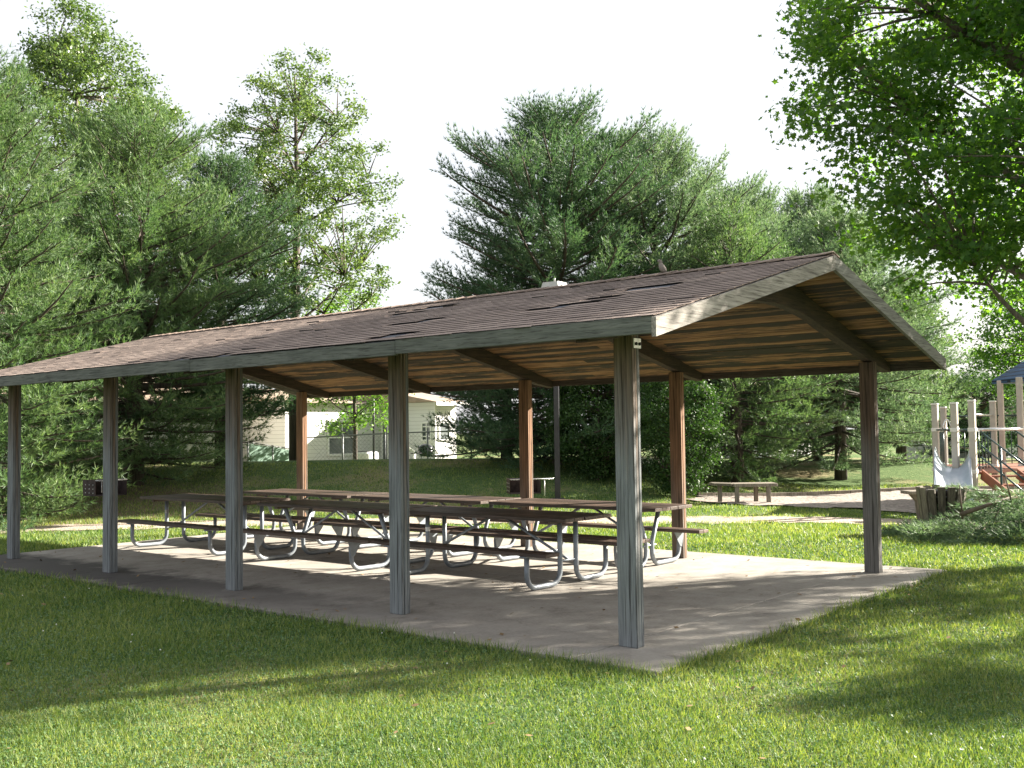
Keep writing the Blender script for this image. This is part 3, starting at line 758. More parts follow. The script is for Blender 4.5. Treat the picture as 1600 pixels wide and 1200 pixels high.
def pine(label, px, D, ztop, rad, mat, seed, base=.8, whorl=.33, shape=1.0, droop=0.0, bare=.25, pos=None, dens=1.0, group='pine trees around the pavilion', nlen=.17, trunk_r=.17):
    r = np.random.RandomState(seed)
    x, y = pos if pos else G(px, D); z0 = float(H(x, y)); h = ztop-z0
    t_ = thing('pine_tree', label, 'tree', (x, y, z0), group)
    mb = MB(); ln = r.uniform(-.15, .15, 2)
    mb.tube([(0, 0, -.2), (ln[0]*.3, ln[1]*.3, h*.3), (ln[0], ln[1], h*.65), (ln[0]*1.2, ln[1]*1.2, h*.98)], [trunk_r*1.15, trunk_r*.85, trunk_r*.5, .015], 10)
    PP = []; DD = []; z = base; l1, l2 = r.uniform(0, 6, 2)
    def lob(z): return 1+.13*math.sin(z*2.1+l1)+.08*math.sin(z*4.7+l2)
    while z < h-.25:
        f = (z-base)/(h-base)
        env = rad*min(1.0, (1-f)**.62*1.22*shape+.02)*(.82+.18*min(1, f*5))*lob(z)
        nbr = r.randint(7, 10); a0 = r.uniform(0, 2*PI)
        for b in range(nbr):
            a = a0+2*PI*b/nbr+r.uniform(-.3, .3); L = env*r.uniform(.6, 1.04)
            if r.rand() < .05: L *= 1.12
            el = (-.12+.75*f**1.3)+r.uniform(-.12, .15)-droop
            ph = a; npt = max(4, int(L/.35)); cpos = np.array([ln[0]*f, ln[1]*f, z+r.uniform(-.15, .15)]); pts = [cpos.copy()]; dirs = []
            st = L/npt
            for k in range(npt):
                e = el+.35*(k/npt)**2; ph += r.uniform(-.09, .09)
                d = np.array([math.cos(ph)*math.cos(e), math.sin(ph)*math.cos(e), math.sin(e)]); cpos = cpos+d*st; pts.append(cpos.copy()); dirs.append(d)
            rb = .012+.012*L
            mb.tube([tuple(q) for q in pts[::2]+([pts[-1]] if len(pts) % 2 == 0 else [])], [rb*(1-.8*i/max(1, len(pts[::2])-1+(1 if len(pts) % 2 == 0 else 0))) for i in range(len(pts[::2])+(1 if len(pts) % 2 == 0 else 0))], 4, False)
            pts = np.array(pts)
            m = max(4, int(L/.095*dens))
            for k in range(m):
                s_ = bare+(1-bare)*(k+r.rand())/m; q = s_*npt; i = min(int(q), npt-1); c = pts[i]+(pts[i+1]-pts[i])*(q-i); d = dirs[i]
                tl = min(.62, .34+.34*L*(1-s_))*r.uniform(.6, 1.1); sg = 1 if k % 2 else -1
                side = np.array([-d[1], d[0], 0])*sg
                td = unit(d*.75+side*.75+np.array([0, 0, r.uniform(-.35, .95)]))
                nn = max(2, int(tl/.10))
                tt = (np.arange(nn)+1)/nn
                PP.append(c+td*(tt*tl)[:, None]+np.array([0, 0, .06])*(tt**2)[:, None]); DD.append(np.repeat([td+np.array([0, 0, .25])], nn, 0))
            PP.append(pts[-1:]); DD.append(np.array([dirs[-1]]))
        z += whorl*r.uniform(.75, 1.2)*(1-.35*f)
    # leader
    zz = np.arange(h-1.2, h, .07); PP.append(np.column_stack([zz*0+ln[0]*1.2, zz*0+ln[1]*1.2, zz])); DD.append(np.tile([0, 0, 1.], (len(zz), 1)))
    P = np.concatenate(PP); Dr = np.concatenate(DD)
    V = tufts(P, Dr, r, 8, nlen, .016+.0003*max(0, D-20))
    mb.build('trunk', M['bark'], t_)
    link('crown', npmesh('crown', V, np.arange(len(V)).reshape(-1, 3), mat), t_)
    return t_, len(V)//3

def leafy(name, label, pos, h, rad, crown0, ncl, nlf, lsz, mat, bark, seed, cr=.42, gap=.0, group=None, trunk_r=.16, rx=None, star=False, keep=None, nmain=9, topfull=1.0, cat='tree', outer=.33):
    r = np.random.RandomState(seed); x, y = pos; z0 = float(H(x, y))
    t_ = thing(name, label, cat, (x, y, z0), group)
    cz = (crown0+h)/2; hz = (h-crown0)/2
    C = []
    fr = r.uniform(.7, 1.6, 9)
    while len(C) < ncl:
        d = unit(r.randn(3)); q = r.rand()**outer
        p = d*q
        if p[2] > 0: p[:2] *= (1-.35*p[2]*topfull)
        else: p[:2] *= (1+.05*p[2])
        w = np.array([p[0]*rad, p[1]*rad, cz+p[2]*hz])
        nz = math.sin(w[0]*fr[0]*1.6+fr[1]*5)+math.sin(w[1]*fr[2]*1.6+fr[3]*5)+math.sin(w[2]*fr[4]*1.6+fr[5]*5)
        if nz < gap*3-1.2 and r.rand() < .8: continue
        if keep is not None and not keep(w+np.array([x, y, z0])): continue
        C.append(w)
    C = np.array(C)
    mb = MB(); mb.tube([(0, 0, -.2), (r.uniform(-.1, .1), r.uniform(-.1, .1), crown0), (r.uniform(-.2, .2), r.uniform(-.2, .2), cz), (0, 0, h*.93)], [trunk_r*1.15, trunk_r*.85, trunk_r*.5, .02], 10)
    mains = C[r.choice(len(C), min(nmain, len(C)), False)]; nodes = []
    for m in mains:
        zz = max(crown0*.75, m[2]-np.hypot(m[0], m[1])*r.uniform(.6, 1.0)); zz = min(zz, h*.8)
        pts = limb(mb, (0, 0, zz), m, trunk_r*.28, .015, -.12*rad*r.uniform(-.2, 1), 7, 6); nodes += pts[1:]
    nodes += [(0, 0, z_) for z_ in np.linspace(crown0*.8, h*.85, 8)]
    nodes = np.array(nodes)
    for c in C:
        dd = np.linalg.norm(nodes-c, axis=1)+.9*np.maximum(0, nodes[:, 2]-c[2]+.1); i = dd.argmin()
        if np.linalg.norm(nodes[i]-c) > .1: limb(mb, nodes[i], c, .018+.006*np.linalg.norm(nodes[i]-c), .006, .05, 3, 4)
    mb.build('trunk', bark, t_)
    n = ncl*nlf
    sz = np.repeat(r.uniform(.65, 1.25, ncl), nlf)
    P = np.repeat(C, nlf, 0)+r.randn(n, 3)*np.array([cr, cr, cr*.62])*.62*sz[:, None]
    nrm = unit(r.randn(n, 3)*.8+np.array([0, 0, .75])); a = unit(np.cross(nrm, r.randn(n, 3))); b = np.cross(nrm, a)
    s_ = lsz*r.uniform(.6, 1.15, n)[:, None]*.5
    if star:
        ang = np.array([0, 28, 58, 90, 125, 180, 235, 270, 302, 332])*PI/180; rad_ = np.array([1.0, .48, .95, .45, .75, .35, .75, .45, .95, .48])
        V = np.stack([P+(a*math.cos(t)+b*math.sin(t))*s_*k+nrm*s_*.12*(k-.5) for t, k in zip(ang, rad_)], 1).reshape(-1, 3); F = np.arange(10*n).reshape(-1, 10)
    else:
        V = np.stack([P-a*s_, P-b*s_*.55, P+a*s_, P+b*s_*.55], 1).reshape(-1, 3); F = np.arange(4*n).reshape(-1, 4)
    link('crown', npmesh('crown', V, F, mat), t_); return t_

PD, PM, PP_ = M['pine_dark'], M['pine'], M['pine_pale']
pines = [
 # label, px, D, ztop, radius, material, seed, kwargs
 ('tall bushy pine at the left edge of the photo, nearest to the pavilion', -20, 21.5, 9.6, 3.4, PM, 1, dict(base=.2, bare=.2)),
 ('broad green pine behind the two left front posts, thick dark trunk', 208, 26.5, 9.9, 4.1, PM, 2, dict(base=.5, trunk_r=.24)),
 ('dark pine right of the broad left pine, its lower trunk bare', 345, 29.5, 9.6, 3.4, PD, 3, dict(base=1.5)),
 ('pine between the left edge pine and the broad one, mostly hidden', 95, 27.5, 8.0, 3.0, PD, 23, dict(base=.7)),
 ('largest dark pine rising above the middle of the roof', 872, 29.0, 10.6, 4.05, PD, 4, dict(base=.3, shape=1.4, droop=.05)),
 ('tall pine joined to the right of the largest middle pine', 1035, 31.0, 10.2, 3.9, PP_, 5, dict(base=.8, shape=1.35, droop=.05)),
 ('low dark pine filling the left foot of the largest middle pine', 790, 31.5, 7.4, 2.2, PD, 6, dict(base=.4)),
 ('pale silvery pine right of the tall middle pair', 1165, 34.0, 9.4, 4.2, PP_, 7, dict(base=.7, shape=1.15, droop=.05)),
 ('silvery pine behind the peak of the gable', 1275, 38.0, 10.2, 4.0, PP_, 8, dict(base=.8, shape=1.15)),
 ('lit green pine behind the timber bench with low sweeping branches', 1150, 28.5, 7.6, 3.0, PM, 9, dict(base=.7, droop=.12, whorl=.38)),
 ('lit pine right of the timber bench, branches hanging over the slope', 1310, 31.5, 8.0, 4.0, PP_, 10, dict(base=1.1, droop=.15)),
 ('pine just left of the playground posts on the slope', 1405, 36.5, 6.4, 2.5, PM, 11, dict(base=1.2, droop=.05)),
 ('small distant pine behind the playground posts', 1530, 44.0, 3.6, 3.0, PD, 12, dict(base=.5)),
]
for lab, px, D, zt_, rad, mat, sd, kw in pines: pine(lab, px, D, zt_, rad, mat, sd, **kw)

leafy('deciduous_tree', 'tall light green broadleaf tree behind the left pines', G(115, 34), 15.2, 3.8, 3.5, 400, 200, .135, M['oak'], M['bark_pale'], 31, .44, .0, 'broadleaf trees beyond the lawn', topfull=.7)
leafy('deciduous_tree', 'slender airy broadleaf tree standing between the two pine groups', G(462, 33), 13.3, 3.3, 3.0, 340, 125, .12, M['oak'], M['bark'], 32, .33, .02, 'broadleaf trees beyond the lawn', trunk_r=.2, nmain=14, topfull=.9, outer=.42)
leafy('young_tree', 'small young tree with forked trunk in front of the white house', G(553, 36.8), 6.6, 2.5, 1.55, 130, 130, .13, M['young'], M['bark'], 33, .4, .1, None, trunk_r=.09, nmain=8)
leafy('deciduous_tree', 'dark green distant tree behind the blue playground roof', G(1622, 40), 7.0, 2.6, 2.4, 110, 130, .16, M['maple'], M['bark'], 34, .55, .15, 'broadleaf trees beyond the lawn')
leafy('deciduous_tree', 'round green tree just beyond the gable between silvery pine and maple', G(1365, 44), 7.8, 3.4, 1.6, 120, 150, .17, M['oak'], M['bark'], 38, .6, .0, 'broadleaf trees beyond the lawn')
leafy('deciduous_tree', 'far tree closing the view behind the playground steps', G(1690, 47), 5.2, 3.0, .8, 120, 150, .18, M['maple'], M['bark'], 39, .7, .0, 'broadleaf trees beyond the lawn')
# large maple right of the frame: shades gable, slab and lawn
leafy('maple_tree', 'large dark green maple whose branches reach in from the right edge', (7.3, -1.8), 10.5, 3.35, 2.7, 540, 145, .118, M['maple'], M['bark_pale'], 35, .36, .05, 'maples near the pavilion', trunk_r=.24, star=True, nmain=20, topfull=.6, outer=.4, keep=lambda q: q[2] > 3.5 or q[0] > 6.6)
# a second maple outside the photo on the right that shades the near lawn
leafy('maple_tree', 'second maple outside the photo on the right, shading the near lawn', (12.0, -9.2), 6.8, 1.3, 4.2, 45, 110, .15, M['maple'], M['bark_pale'], 36, .4, .1, 'maples near the pavilion', trunk_r=.18, nmain=8)
leafy('maple_tree', 'third maple outside the photo on the right, dappling the gable end of the slab', (13.6, -7.0), 9.0, 2.1, 2.6, 170, 85, .15, M['maple'], M['bark_pale'], 37, .42, .1, 'maples near the pavilion', trunk_r=.2, nmain=10, topfull=.3)
# dense evergreen shrubs
leafy('evergreen_shrub', 'dense clipped evergreen shrub column left of the timber bench', G(1063, 25.2), 3.6, .95, .1, 150, 190, .075, M['dense'], M['bark'], 41, .24, -.4, 'dense evergreen shrubs', trunk_r=.06, nmain=4, topfull=.8, cat='shrub', outer=.2)
leafy('evergreen_shrub', 'dark evergreen shrub between the lamp pole and the nearest post', G(935, 26.8), 3.4, 1.35, .05, 170, 190, .08, M['dense'], M['bark'], 42, .28, -.4, 'dense evergreen shrubs', trunk_r=.06, nmain=4, topfull=.8, cat='shrub', outer=.2)

# brush pile
x, y = G(1568, 16.3); z = float(H(x, y)); r = np.random.RandomState(77)
bp = thing('brush_pile', 'heap of cut green pine boughs lying on the grass beside the slatted bin', 'brush pile', (x, y, z))
PPs = []; DDs = []; mb = MB()
for k in range(170):
    a = r.uniform(0, 2*PI); q = math.sqrt(r.rand()); cx = 1.3*q*math.cos(a); cy = .8*q*math.sin(a)
    hz_ = .78*(1-q*q)*(1 if cx > -.35 else .45)+.06
    L = r.uniform(.35, .8); d = unit(np.array([math.cos(a)*1.0-.3, math.sin(a), r.uniform(-.25, .35)])); p0 = np.array([cx, cy, r.uniform(.4, 1)*hz_])
    c = RH*1.0; 
    def tw(v): return np.array([v[0]*RH[0]+v[1]*FH[0], v[0]*RH[1]+v[1]*FH[1], v[2]])
    tt = np.linspace(0, 1, max(4, int(L/.06))); P = p0+d*(tt*L)[:, None]; P[:, 2] = np.maximum(P[:, 2]-.12*tt**2, .03)
    P2 = np.array([tw(q_) for q_ in P]); d2 = tw(d)
    PPs.append(P2[1:]); DDs.append(np.repeat([d2+[0, 0, .2]], len(P2)-1, 0))
    for sgn in (-1, 1):
        sd = unit(np.cross(d2, [0, 0, 1]))*sgn
        for j in range(1, len(P2)-1, 2):
            t3 = np.linspace(.05, .22, 3)[:, None]; PPs.append(P2[j]+(d2*.6+sd)*t3); DDs.append(np.repeat([d2*.6+sd+[0, 0, .2]], 3, 0))
    mb.tube([tuple(q_) for q_ in P2[::3]], .008, 4)
mb.tube([tuple(tw(q_)) for q_ in [(-1.05, -.75, .42), (-.6, -.72, .56), (-.1, -.5, .66)]], [.035, .03, .022], 7)
for s0, s1 in (((-1.0, -.7, .35), (-1.05, -.75, .85)), ((-.2, -.6, .5), (-.35, -.7, 1.0)), ((.3, -.8, .2), (.9, -.85, .35)), ((.1, -.9, .1), (.6, -.95, .2))):
    mb.tube([tuple(tw(s0)), tuple(tw(s1))], [.016, .008], 5)
mb.build('branches', M['stick'], bp)
V = tufts(np.concatenate(PPs), np.concatenate(DDs), r, 9, .13, .010)
link('foliage', npmesh('foliage', V, np.arange(len(V)).reshape(-1, 3), M['pine_pale']), bp)
# low shoots at the house garden
# ---------------------------------------------------------------- houses
def xy_at(px, y=None, x=None):
    d = FH+(px-800)/FPX*RH
    t = (y-CAM[1])/d[1] if y is not None else (x-CAM[0])/d[0]
    return CAM[:2]+t*d, t
def window(parent, p0, p1, z0, z1, nrm, muntx=1, muntz=2, frame=.07):
    """window on a vertical wall from p0 to p1 (xy), outward normal nrm"""
    p0 = np.array(p0); p1 = np.array(p1); n = np.array(nrm, float); d = (p1-p0)/np.linalg.norm(p1-p0); L = np.linalg.norm(p1-p0)
    def P(s, z, o): q = p0+d*s+n*o; return (q[0], q[1], z)
    def bx(mb, s0, s1, a0, a1, o0, o1):
        vs = [P(s, z, o) for s in (s0, s1) for z in (a0, a1) for o in (o0, o1)]
        mb.add(vs, [(0, 1, 3, 2), (4, 6, 7, 5), (0, 4, 5, 1), (2, 3, 7, 6), (1, 5, 7, 3), (0, 2, 6, 4)])
    mb = MB(); f = frame
    bx(mb, 0, L, z0, z0+f, .002, .05); bx(mb, 0, L, z1-f, z1, .002, .05); bx(mb, 0, f, z0+f, z1-f, .002, .05); bx(mb, L-f, L, z0+f, z1-f, .002, .05)
    for k in range(1, muntx): s = L*k/muntx; bx(mb, s-f*.3, s+f*.3, z0+f, z1-f, .004, .035)
    for k in range(1, muntz): z = z0+(z1-z0)*k/muntz; bx(mb, f, L-f, z-f*.3, z+f*.3, .004, .034)
    w = mb.build('window', M['trim'], parent); fix_normals(w)
    mb = MB(); bx(mb, f*.6, L-f*.6, z0+f*.6, z1-f*.6, .003, .012); fix_normals(mb.build('pane', M['glass'], w))
GZ0 = .1
(pA, tA) = xy_at(530, x=G(530, 43)[0]); YA = pA[1]
xa = xy_at(445, y=YA)[0][0]; xb = xy_at(592, y=YA)[0][0]
yc = xy_at(679, x=xb)[0][1]; xd = xy_at(712, y=yc)[0][0]
hs = thing('house', 'white lap sided house with windows seen under the roof, behind the chain link fence', 'house')
mb = MB(); mb.box((xa, YA, GZ0), (xb, YA+9, 2.95)); mb.box((xb+.001, yc, GZ0), (xd, YA+8.99, 2.95))
mb.build('wall', M['siding'], hs)
mb = MB()
mb.prism([(yc-.4, 2.951), (YA+9.4, 2.951), ((YA+yc)/2+4.5, 4.1)], 'x', xb-.35, xd+.35)
mb.prism([(YA-.4, 2.952), (YA+9.4, 2.952), (YA+4.5, 3.7)], 'x', xa-.4, xb-.351)
fix_normals(mb.build('roof', M['roofing'], hs))
def seg(pxa, pxb, y=None, x=None):
    return xy_at(pxa, y, x)[0], xy_at(pxb, y, x)[0]
a, b = seg(510, 556, y=YA); window(hs, a, b, .8, 2.3, (0, -1), 2, 2, .09)
a, b = seg(596, 607, x=xb); window(hs, a, b, .3, 2.35, (-1, 0), 1, 1, .09)
a, b = seg(658, 674, x=xb); window(hs, a, b, 1.35, 2.15, (-1, 0), 2, 4, .07)
a, b = seg(684, 702, y=yc); window(hs, a, b, 1.35, 2.15, (0, -1), 1, 2, .07)
MB().box((xb-.03, yc-.03, GZ0), (xb+.06, yc+.0-.001, 2.93)).build('corner_trim', M['trim'], hs)
MB().box((xb-.36, yc-.45, 2.80), (xd+.35, yc-.40, 2.95)).build('gutter', M['trim'], hs)
# kettle grill
kx, ky = G(664, 37.5); kz = float(H(kx, ky))+.0
kg = thing('kettle_grill', 'black kettle barbecue standing in front of the white house wall', 'barbecue', (kx, ky, kz))
MB().lathe([(.05, .62), (.2, .66), (.28, .78), (.29, .86)], 16).build('bowl', M['kettle'], kg)
MB().lathe([(.295, .862), (.27, .96), (.16, 1.05), (.02, 1.08)], 16).build('lid', M['kettle'], kg)
for k in range(3):
    a = 2*PI*k/3+.4; MB().tube([(.14*math.cos(a), .14*math.sin(a), .7), (.3*math.cos(a), .3*math.sin(a), 0)], .012, 6).build('leg', M['steel'], kg)
MB().bbox((-.62, -.15, .74), (-.32, .15, .77), .005).build('side_shelf', M['steel_dk'], kg)
# air conditioner
ax, ay = G(570, 38.5); az = float(H(ax, ay))
ac = thing('air_conditioner', 'white air conditioning unit beside the forked young tree', 'air conditioner', (ax, ay, az), None, .3)
MB().bbox((-.42, -.35, .02), (.42, .35, .80), .06).build('casing', M['airunit'], ac)
mb = MB()
for k in range(9): mb.box((-.36, -.358, .12+k*.07), (-.02, -.351, .15+k*.07))
mb.build('louvres', M['greenpanel'], ac)
MB().lathe([(.3, .802), (.3, .83), (.05, .835)], 16).build('fan_guard', M['steel_dk'], ac)
# deck rail
dx_, dy_ = G(643, 38.5); dz_ = float(H(dx_, dy_))
dr = thing('step_rail', 'short white stair rail left of the kettle barbecue', 'handrail', (dx_, dy_, dz_))
MB().beam((-.35*RH[0], -.35*RH[1], 1.1), (.1*RH[0], .1*RH[1], .75), .06, .07).build('handrail', M['trim'], dr)
for q in (-.33, .08): MB().bbox((q*RH[0]-.04, q*RH[1]-.04, 0), (q*RH[0]+.04, q*RH[1]+.04, 1.0 if q < 0 else .74), .005).build('baluster', M['trim'], dr)
# left house behind the pines
p1 = G(338, 38); ang = math.atan2(p1[1]-CAM[1], p1[0]-CAM[0])
hs2 = thing('house', 'cream sided house glimpsed through the left pines', 'house', (p1[0], p1[1], GZ0), None, ang)
MB().box((0, 0, 0), (7, 9, 2.8)).build('wall', M['siding_tan'], hs2)
MB().box((-.03, -.04, 0), (.1, -.001, 2.75)).build('corner_trim', M['trim'], hs2)
fix_normals(MB().prism([(-.5, 2.801), (7.5, 2.801), (3.5, 4.2)], 'y', -.4, 9.4).build('roof', M['roofing'], hs2))
window(hs2, (0, 5.2), (0, 4.2), 1.0, 2.1, (-1, 0), 1, 2); window(hs2, (0, 7.6), (0, 6.6), 1.0, 2.1, (-1, 0), 1, 2)
# right far houses
def far_house(label, px, D, w, mat, roofm, zw=2.7, depth=6, win=True):
    cx, cy = G(px, D); z0 = float(H(cx, cy)); h_ = thing('house', label, 'house', (cx, cy, z0))
    MB().box((0, 0, -.3), (w, depth, zw)).build('wall', mat, h_)
    fix_normals(MB().prism([(-.4, zw+.001), (depth+.4, zw+.001), (depth/2, zw+1.3)], 'x', -.4, w+.4).build('roof', roofm, h_))
    if win: window(h_, (w*.2, 0), (w*.45, 0), .9, 2.1, (0, -1), 2, 2, .08); window(h_, (w*.6, 0), (w*.8, 0), .9, 2.1, (0, -1), 2, 2, .08)
far_house('low pale house barely visible between the pines right of the timber bench', 1200, 52, 5, M['siding'], M['roofing'])
far_house('small bright white sided house behind the playground steps', 1560, 44, 3.2, M['siding'], M['roofing'], 1.9, 4, False)
# chain link fences
def chain_fence(label, P0, P1, hgt, npost, mesh=True, green=False):
    f_ = thing('chain_link_fence', label, 'fence', (P0[0], P0[1], float(H(*P0)))); P0 = np.array(P0); P1 = np.array(P1); L = np.linalg.norm(P1-P0); d = (P1-P0)/L
    z0 = float(H(*P0)); zz = lambda s: float(H(*(P0+d*s)))-z0
    mb = MB().tube([(d[0]*s, d[1]*s, zz(s)+hgt) for s in np.linspace(0, L, 12)], .022, 6); mb.build('top_rail', M['wire'], f_)
    for k in range(npost):
        s = L*k/(npost-1); MB().tube([(d[0]*s, d[1]*s, zz(s)-.1), (d[0]*s, d[1]*s, zz(s)+hgt+.03)], .03, 6).build('post', M['wire'], f_)
    if mesh:
        mb = MB(); st_ = .14; n = int(L/st_)
        for k in range(n):
            for dr_ in (-1, 1):
                s0 = k*st_; s1 = s0+dr_*(hgt-.08)
                if s1 < 0 or s1 > L: continue
                mb.tube([(d[0]*s0, d[1]*s0, zz(s0)+.05), (d[0]*s1, d[1]*s1, zz(s1)+hgt-.03)], .003, 3, False)
        mb.build('wire_mesh', M['wire'], f_)
    if green:
        mb = MB(); mb.beam((0, 0, hgt*.5), (d[0]*L, d[1]*L, zz(L)+hgt*.5), .02, hgt*.9); mb.build('privacy_sheet', M['greenpanel'], f_)
chain_fence('thin wire fence crossing in front of the white house', G(470, 35.5), G(735, 34.5), 1.22, 5)
chain_fence('low wire fence with green sheeting at its left end, between pine trunks', G(387, 33.8), G(462, 35.2), .78, 3, True, True)
ux, uy = G(583, 36.5); up_ = thing('utility_pole', 'thin dark pole standing behind the wire fence', 'pole', (ux, uy, float(H(ux, uy))))
MB().tube([(0, 0, 0), (0, 0, 3.4)], .04, 8).build('shaft', M['bronze'], up_); MB().tube([(0, 0, 3.4), (0, 0, 3.45)], .055, 8).build('cap', M['bronze'], up_)

# ---------------------------------------------------------------- playground
pg = thing('playground_structure', 'play structure with tan posts, pale slide, brown steps and blue pitched roof', 'playground', GZ(1540, 22.5))
o0 = np.array(pg.location)
def L3(px, D, z): x, y = G(px, D); return (x-o0[0], y-o0[1], z-o0[2])
DK = .78
posts = [(1460, 22.5, 2.15), (1473, 25.0, 2.12), (1490, 21.3, 2.14), (1517.5, 21.0, 2.18), (1550.5, 23.7, 2.22), (1563, 25.2, 2.78), (1593, 23.5, 2.78), (1650, 22.6, 2.78), (1640, 25.6, 2.78)]
for px, D, zt_ in posts:
    x, y, _ = L3(px, D, 0); zb = float(H(x+o0[0], y+o0[1]))-o0[2]-.05
    q = MB().bbox((x-.062, y-.062, zb), (x+.062, y+.062, zt_-o0[2]), .012).build('post', M['pgpost'], pg)
    if zt_ < 2.5: MB().bbox((x-.07, y-.07, zt_-o0[2]+.001), (x+.07, y+.07, zt_-o0[2]+.04), .012).build('cap', M['pgcap'], q)
    mb = MB()
    for zz in (1.62, DK): mb.bbox((x-.075, y-.075, zz-.04-o0[2]), (x+.075, y+.075, zz+.04-o0[2]), .01)
    mb.build('collar', M['pgcap'], q)
A = [L3(*p) for p in ((1456, 22.6, DK), (1519, 21.0, DK), (1600, 22.6, DK), (1660, 22.6, DK), (1645, 25.8, DK), (1470, 25.2, DK))]
mb = MB().prism([(a[0], a[1]) for a in A], 'z', A[0][2]-.06, A[0][2]); fix_normals(mb.build('deck', M['pgbrown'], pg))
def rail(a, b, z, mat, r_=.02, name='rail'): MB().tube([L3(*a, z), L3(*b, z)], r_, 8).build(name, mat, pg)
rail((1460, 22.5), (1490, 21.4), 1.62, M['pgrail']); rail((1490, 21.4), (1517, 21.0), 1.62, M['pgrail'])
rail((1517, 21.0), (1640, 22.6), 1.62, M['pgsilver'], .028)
rail((1473, 25), (1563, 25.2), 1.93, M['pgrail']); rail((1563, 25.2), (1640, 25.6), 1.93, M['pgrail']); rail((1460, 22.5), (1473, 25), 1.62, M['pgrail'])
rail((1517, 21.0), (1550, 23.7), 1.93, M['pgsilver']); 
def balusters(a, b, n):
    mb = MB(); p = np.array(L3(*a, DK)); q = np.array(L3(*b, DK))
    for k in range(n):
        c = p+(q-p)*(k+.5)/n; mb.tube([tuple(c), (c[0], c[1], c[2]+.82)], .011, 6)
    for zz in (.06, .80): mb.tube([(p[0], p[1], p[2]+zz), (q[0], q[1], q[2]+zz)], .014, 6)
    mb.build('baluster_panel', M['pgrail'], pg)
balusters((1460, 22.6), (1473, 25), 7); balusters((1473, 25), (1563, 25.2), 10); balusters((1519, 21.1), (1548, 23.6), 6); balusters((1563, 25.2), (1640, 25.6), 8)
# slide: curved trough coming toward the viewer
path = [(1486, 21.6, .86), (1485, 21.2, .84), (1485, 20.8, .74), (1485, 20.3, .56), (1485, 19.9, .40), (1485, 19.5, .28), (1485, 19.1, .22)]
side_h = [.42, .36, .26, .20, .18, .16, .14]
vs = []; nc = 13; th = .02
for (px, D, z), sh in zip(path, side_h):
    c = np.array(L3(px, D, z))
    for layer in (0, 1):
        for k in range(nc):
            a = -1+2*k/(nc-1); lx = a*.36*(1+(.03 if layer else 0)); hz_ = sh*abs(a)**3-(th if layer else 0)
            vs.append((c[0]+RH[0]*lx, c[1]+RH[1]*lx, c[2]+hz_))
fs = []; m = len(path)
for i in range(m-1):
    for k in range(nc-1):
        a = i*2*nc+k; fs += [(a, a+1, a+1+2*nc, a+2*nc), (a+nc, a+2*nc+nc, a+1+2*nc+nc, a+1+nc)]
    for k in (0, nc-1): a = i*2*nc+k; fs.append((a, a+nc, a+3*nc, a+2*nc))
for k in range(nc-1):
    for i in (0, m-1): a = i*2*nc+k; fs.append((a, a+1, a+1+nc, a+nc))
mb = MB().add(vs, fs, True); fix_normals(mb.build('slide', M['slide'], pg))
a = L3(1500, 19.6, 0); MB().bbox((a[0]-.06, a[1]-.06, -.1), (a[0]+.06, a[1]+.06, L3(0, 1, .27)[2]), .01).build('slide_leg', M['pgpost'], pg)
# steps
s0 = np.array(L3(1530, 21.2, DK)); s1 = np.array(L3(1600, 19.6, .12)); dv = s1-s0; hd = unit(np.array([dv[0], dv[1], 0])); wv = np.array([-hd[1], hd[0], 0])
if wv[:2]@FH < 0: wv = -wv
for sgn in (0, 1):
    off = wv*.75*sgn; MB().beam(tuple(s0+off+[0, 0, -.06]), tuple(s1+off+[0, 0, -.02]), .04, .2).build('stringer', M['pgbrown'], pg)
for k in range(4):
    c = s0+dv*(k+.6)/4.2; c2 = c+wv*.71; c1 = c+wv*.04
    MB().beam(tuple(c1), tuple(c2), .28, .035).build('tread', M['pgbrown'], pg)
for sgn in (0, 1):
    off = wv*.75*sgn; mb = MB()
    for hh in (.28, .52, .80): mb.tube([tuple(s0+off+[0, 0, hh]), tuple(s1+off+[0, 0, hh]), ], .017, 8)
    for q in (.45, .98):
        c = s0+dv*q+off; mb.tube([(c[0], c[1], c[2]-.35 if q > .9 else c[2]-.5), (c[0], c[1], c[2]+.8)], .022, 8)
    mb.build('handrail', M['pgrail'], pg)
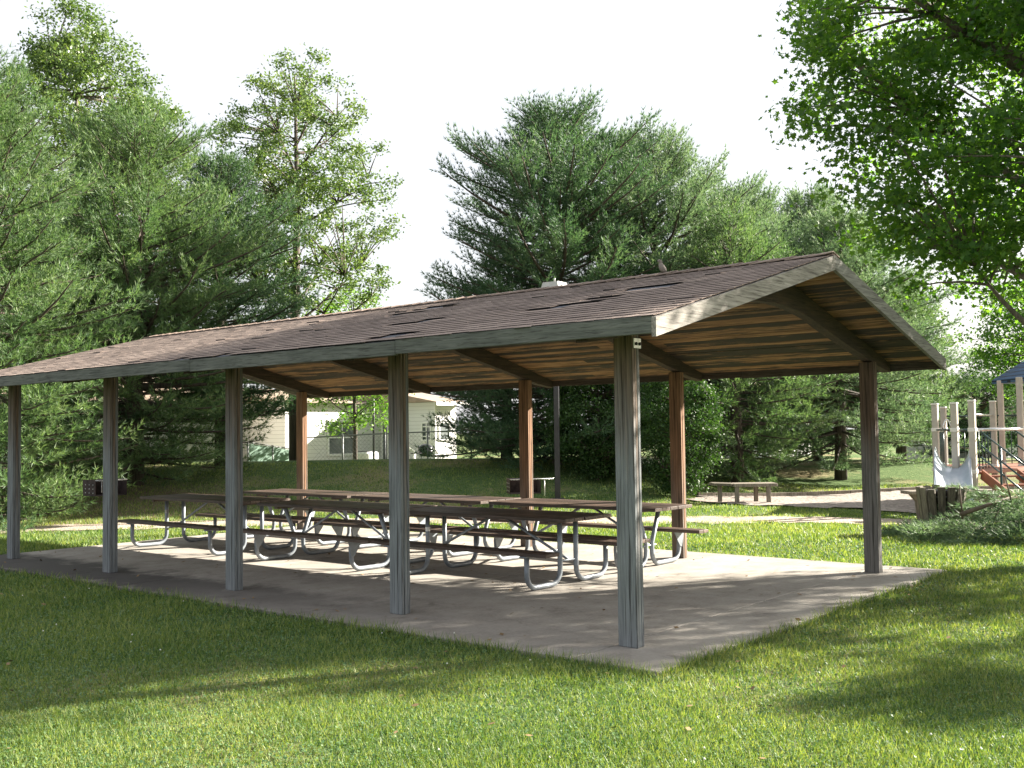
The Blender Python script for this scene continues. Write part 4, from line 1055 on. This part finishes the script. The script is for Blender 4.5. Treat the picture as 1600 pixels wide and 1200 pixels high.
# roof
cx, cy, _ = L3(1690, 24.2, 0); zr = 2.80-o0[2]; hs_ = 1.42; e1 = np.array([RH[0], RH[1]]); e2 = FH
cor = [np.array([cx, cy])+e1*a*hs_+e2*b*hs_ for a, b in ((-1, -1), (1, -1), (1, 1), (-1, 1))]
vs = [(c[0], c[1], zr) for c in cor]+[(cx, cy, zr+1.15)]+[(c[0], c[1], zr-.09) for c in cor]
fix_normals(MB().add(vs, [(0, 1, 4), (1, 2, 4), (2, 3, 4), (3, 0, 4), (0, 5, 6, 1), (1, 6, 7, 2), (2, 7, 8, 3), (3, 8, 5, 0), (5, 8, 7, 6)]).build('roof', M['blueroof'], pg))
# spring-mounted step rail / curved grab bars
MB().tube([L3(1470+k*2.2, 22.4, 1.62+.22*math.sin(k/7*PI)) for k in range(8)], .016, 6).build('grab_bar', M['pgsilver'], pg)

# ---------------------------------------------------------------- light and sky
AZ = np.array([.865, -.505]); EL = math.radians(24.8)
sd = Vector((AZ[0]*math.cos(EL), AZ[1]*math.cos(EL), math.sin(EL))).normalized()
sun = bpy.data.lights.new('sun', 'SUN'); sun.energy = 5.0; sun.angle = math.radians(.55); sun.color = (1.0, .92, .80)
so = bpy.data.objects.new('sun', sun); COL.objects.link(so); so.rotation_euler = sd.to_track_quat('Z', 'Y').to_euler(); so.location = (20, -15, 20)
w = bpy.data.worlds.new('World'); S.world = w; w.use_nodes = True; t = w.node_tree; t.nodes.clear()
o = t.nodes.new('ShaderNodeOutputWorld'); b = t.nodes.new('ShaderNodeBackground'); sk = t.nodes.new('ShaderNodeTexSky')
sk.sky_type = 'NISHITA'; sk.sun_disc = False; sk.sun_elevation = EL; sk.sun_rotation = math.atan2(AZ[0], AZ[1])
sk.air_density = 1.0; sk.dust_density = 4.0; sk.ozone_density = 1.0; sk.altitude = 100
hz = mixc(t, .72, sk.outputs[0], (5.2, 5.2, 5.3)); t.links.new(hz, b.inputs[0]); b.inputs[1].default_value = .05; t.links.new(b.outputs[0], o.inputs[0])

cd = bpy.data.cameras.new('camera'); co_ = bpy.data.objects.new('camera', cd); COL.objects.link(co_)
cd.sensor_width = 36; cd.sensor_fit = 'HORIZONTAL'; cd.lens = 36*FPX/1600; cd.clip_end = 2000; cd.clip_start = .05
Mx = Matrix(((RGT[0], UP[0], -_f[0], CAM[0]), (RGT[1], UP[1], -_f[1], CAM[1]), (RGT[2], UP[2], -_f[2], CAM[2]), (0, 0, 0, 1)))
co_.matrix_world = Mx; S.camera = co_
S.view_settings.view_transform = 'Standard'; S.view_settings.look = 'None'; S.view_settings.exposure = 2.3; S.view_settings.gamma = 1
S.render.engine = 'CYCLES'
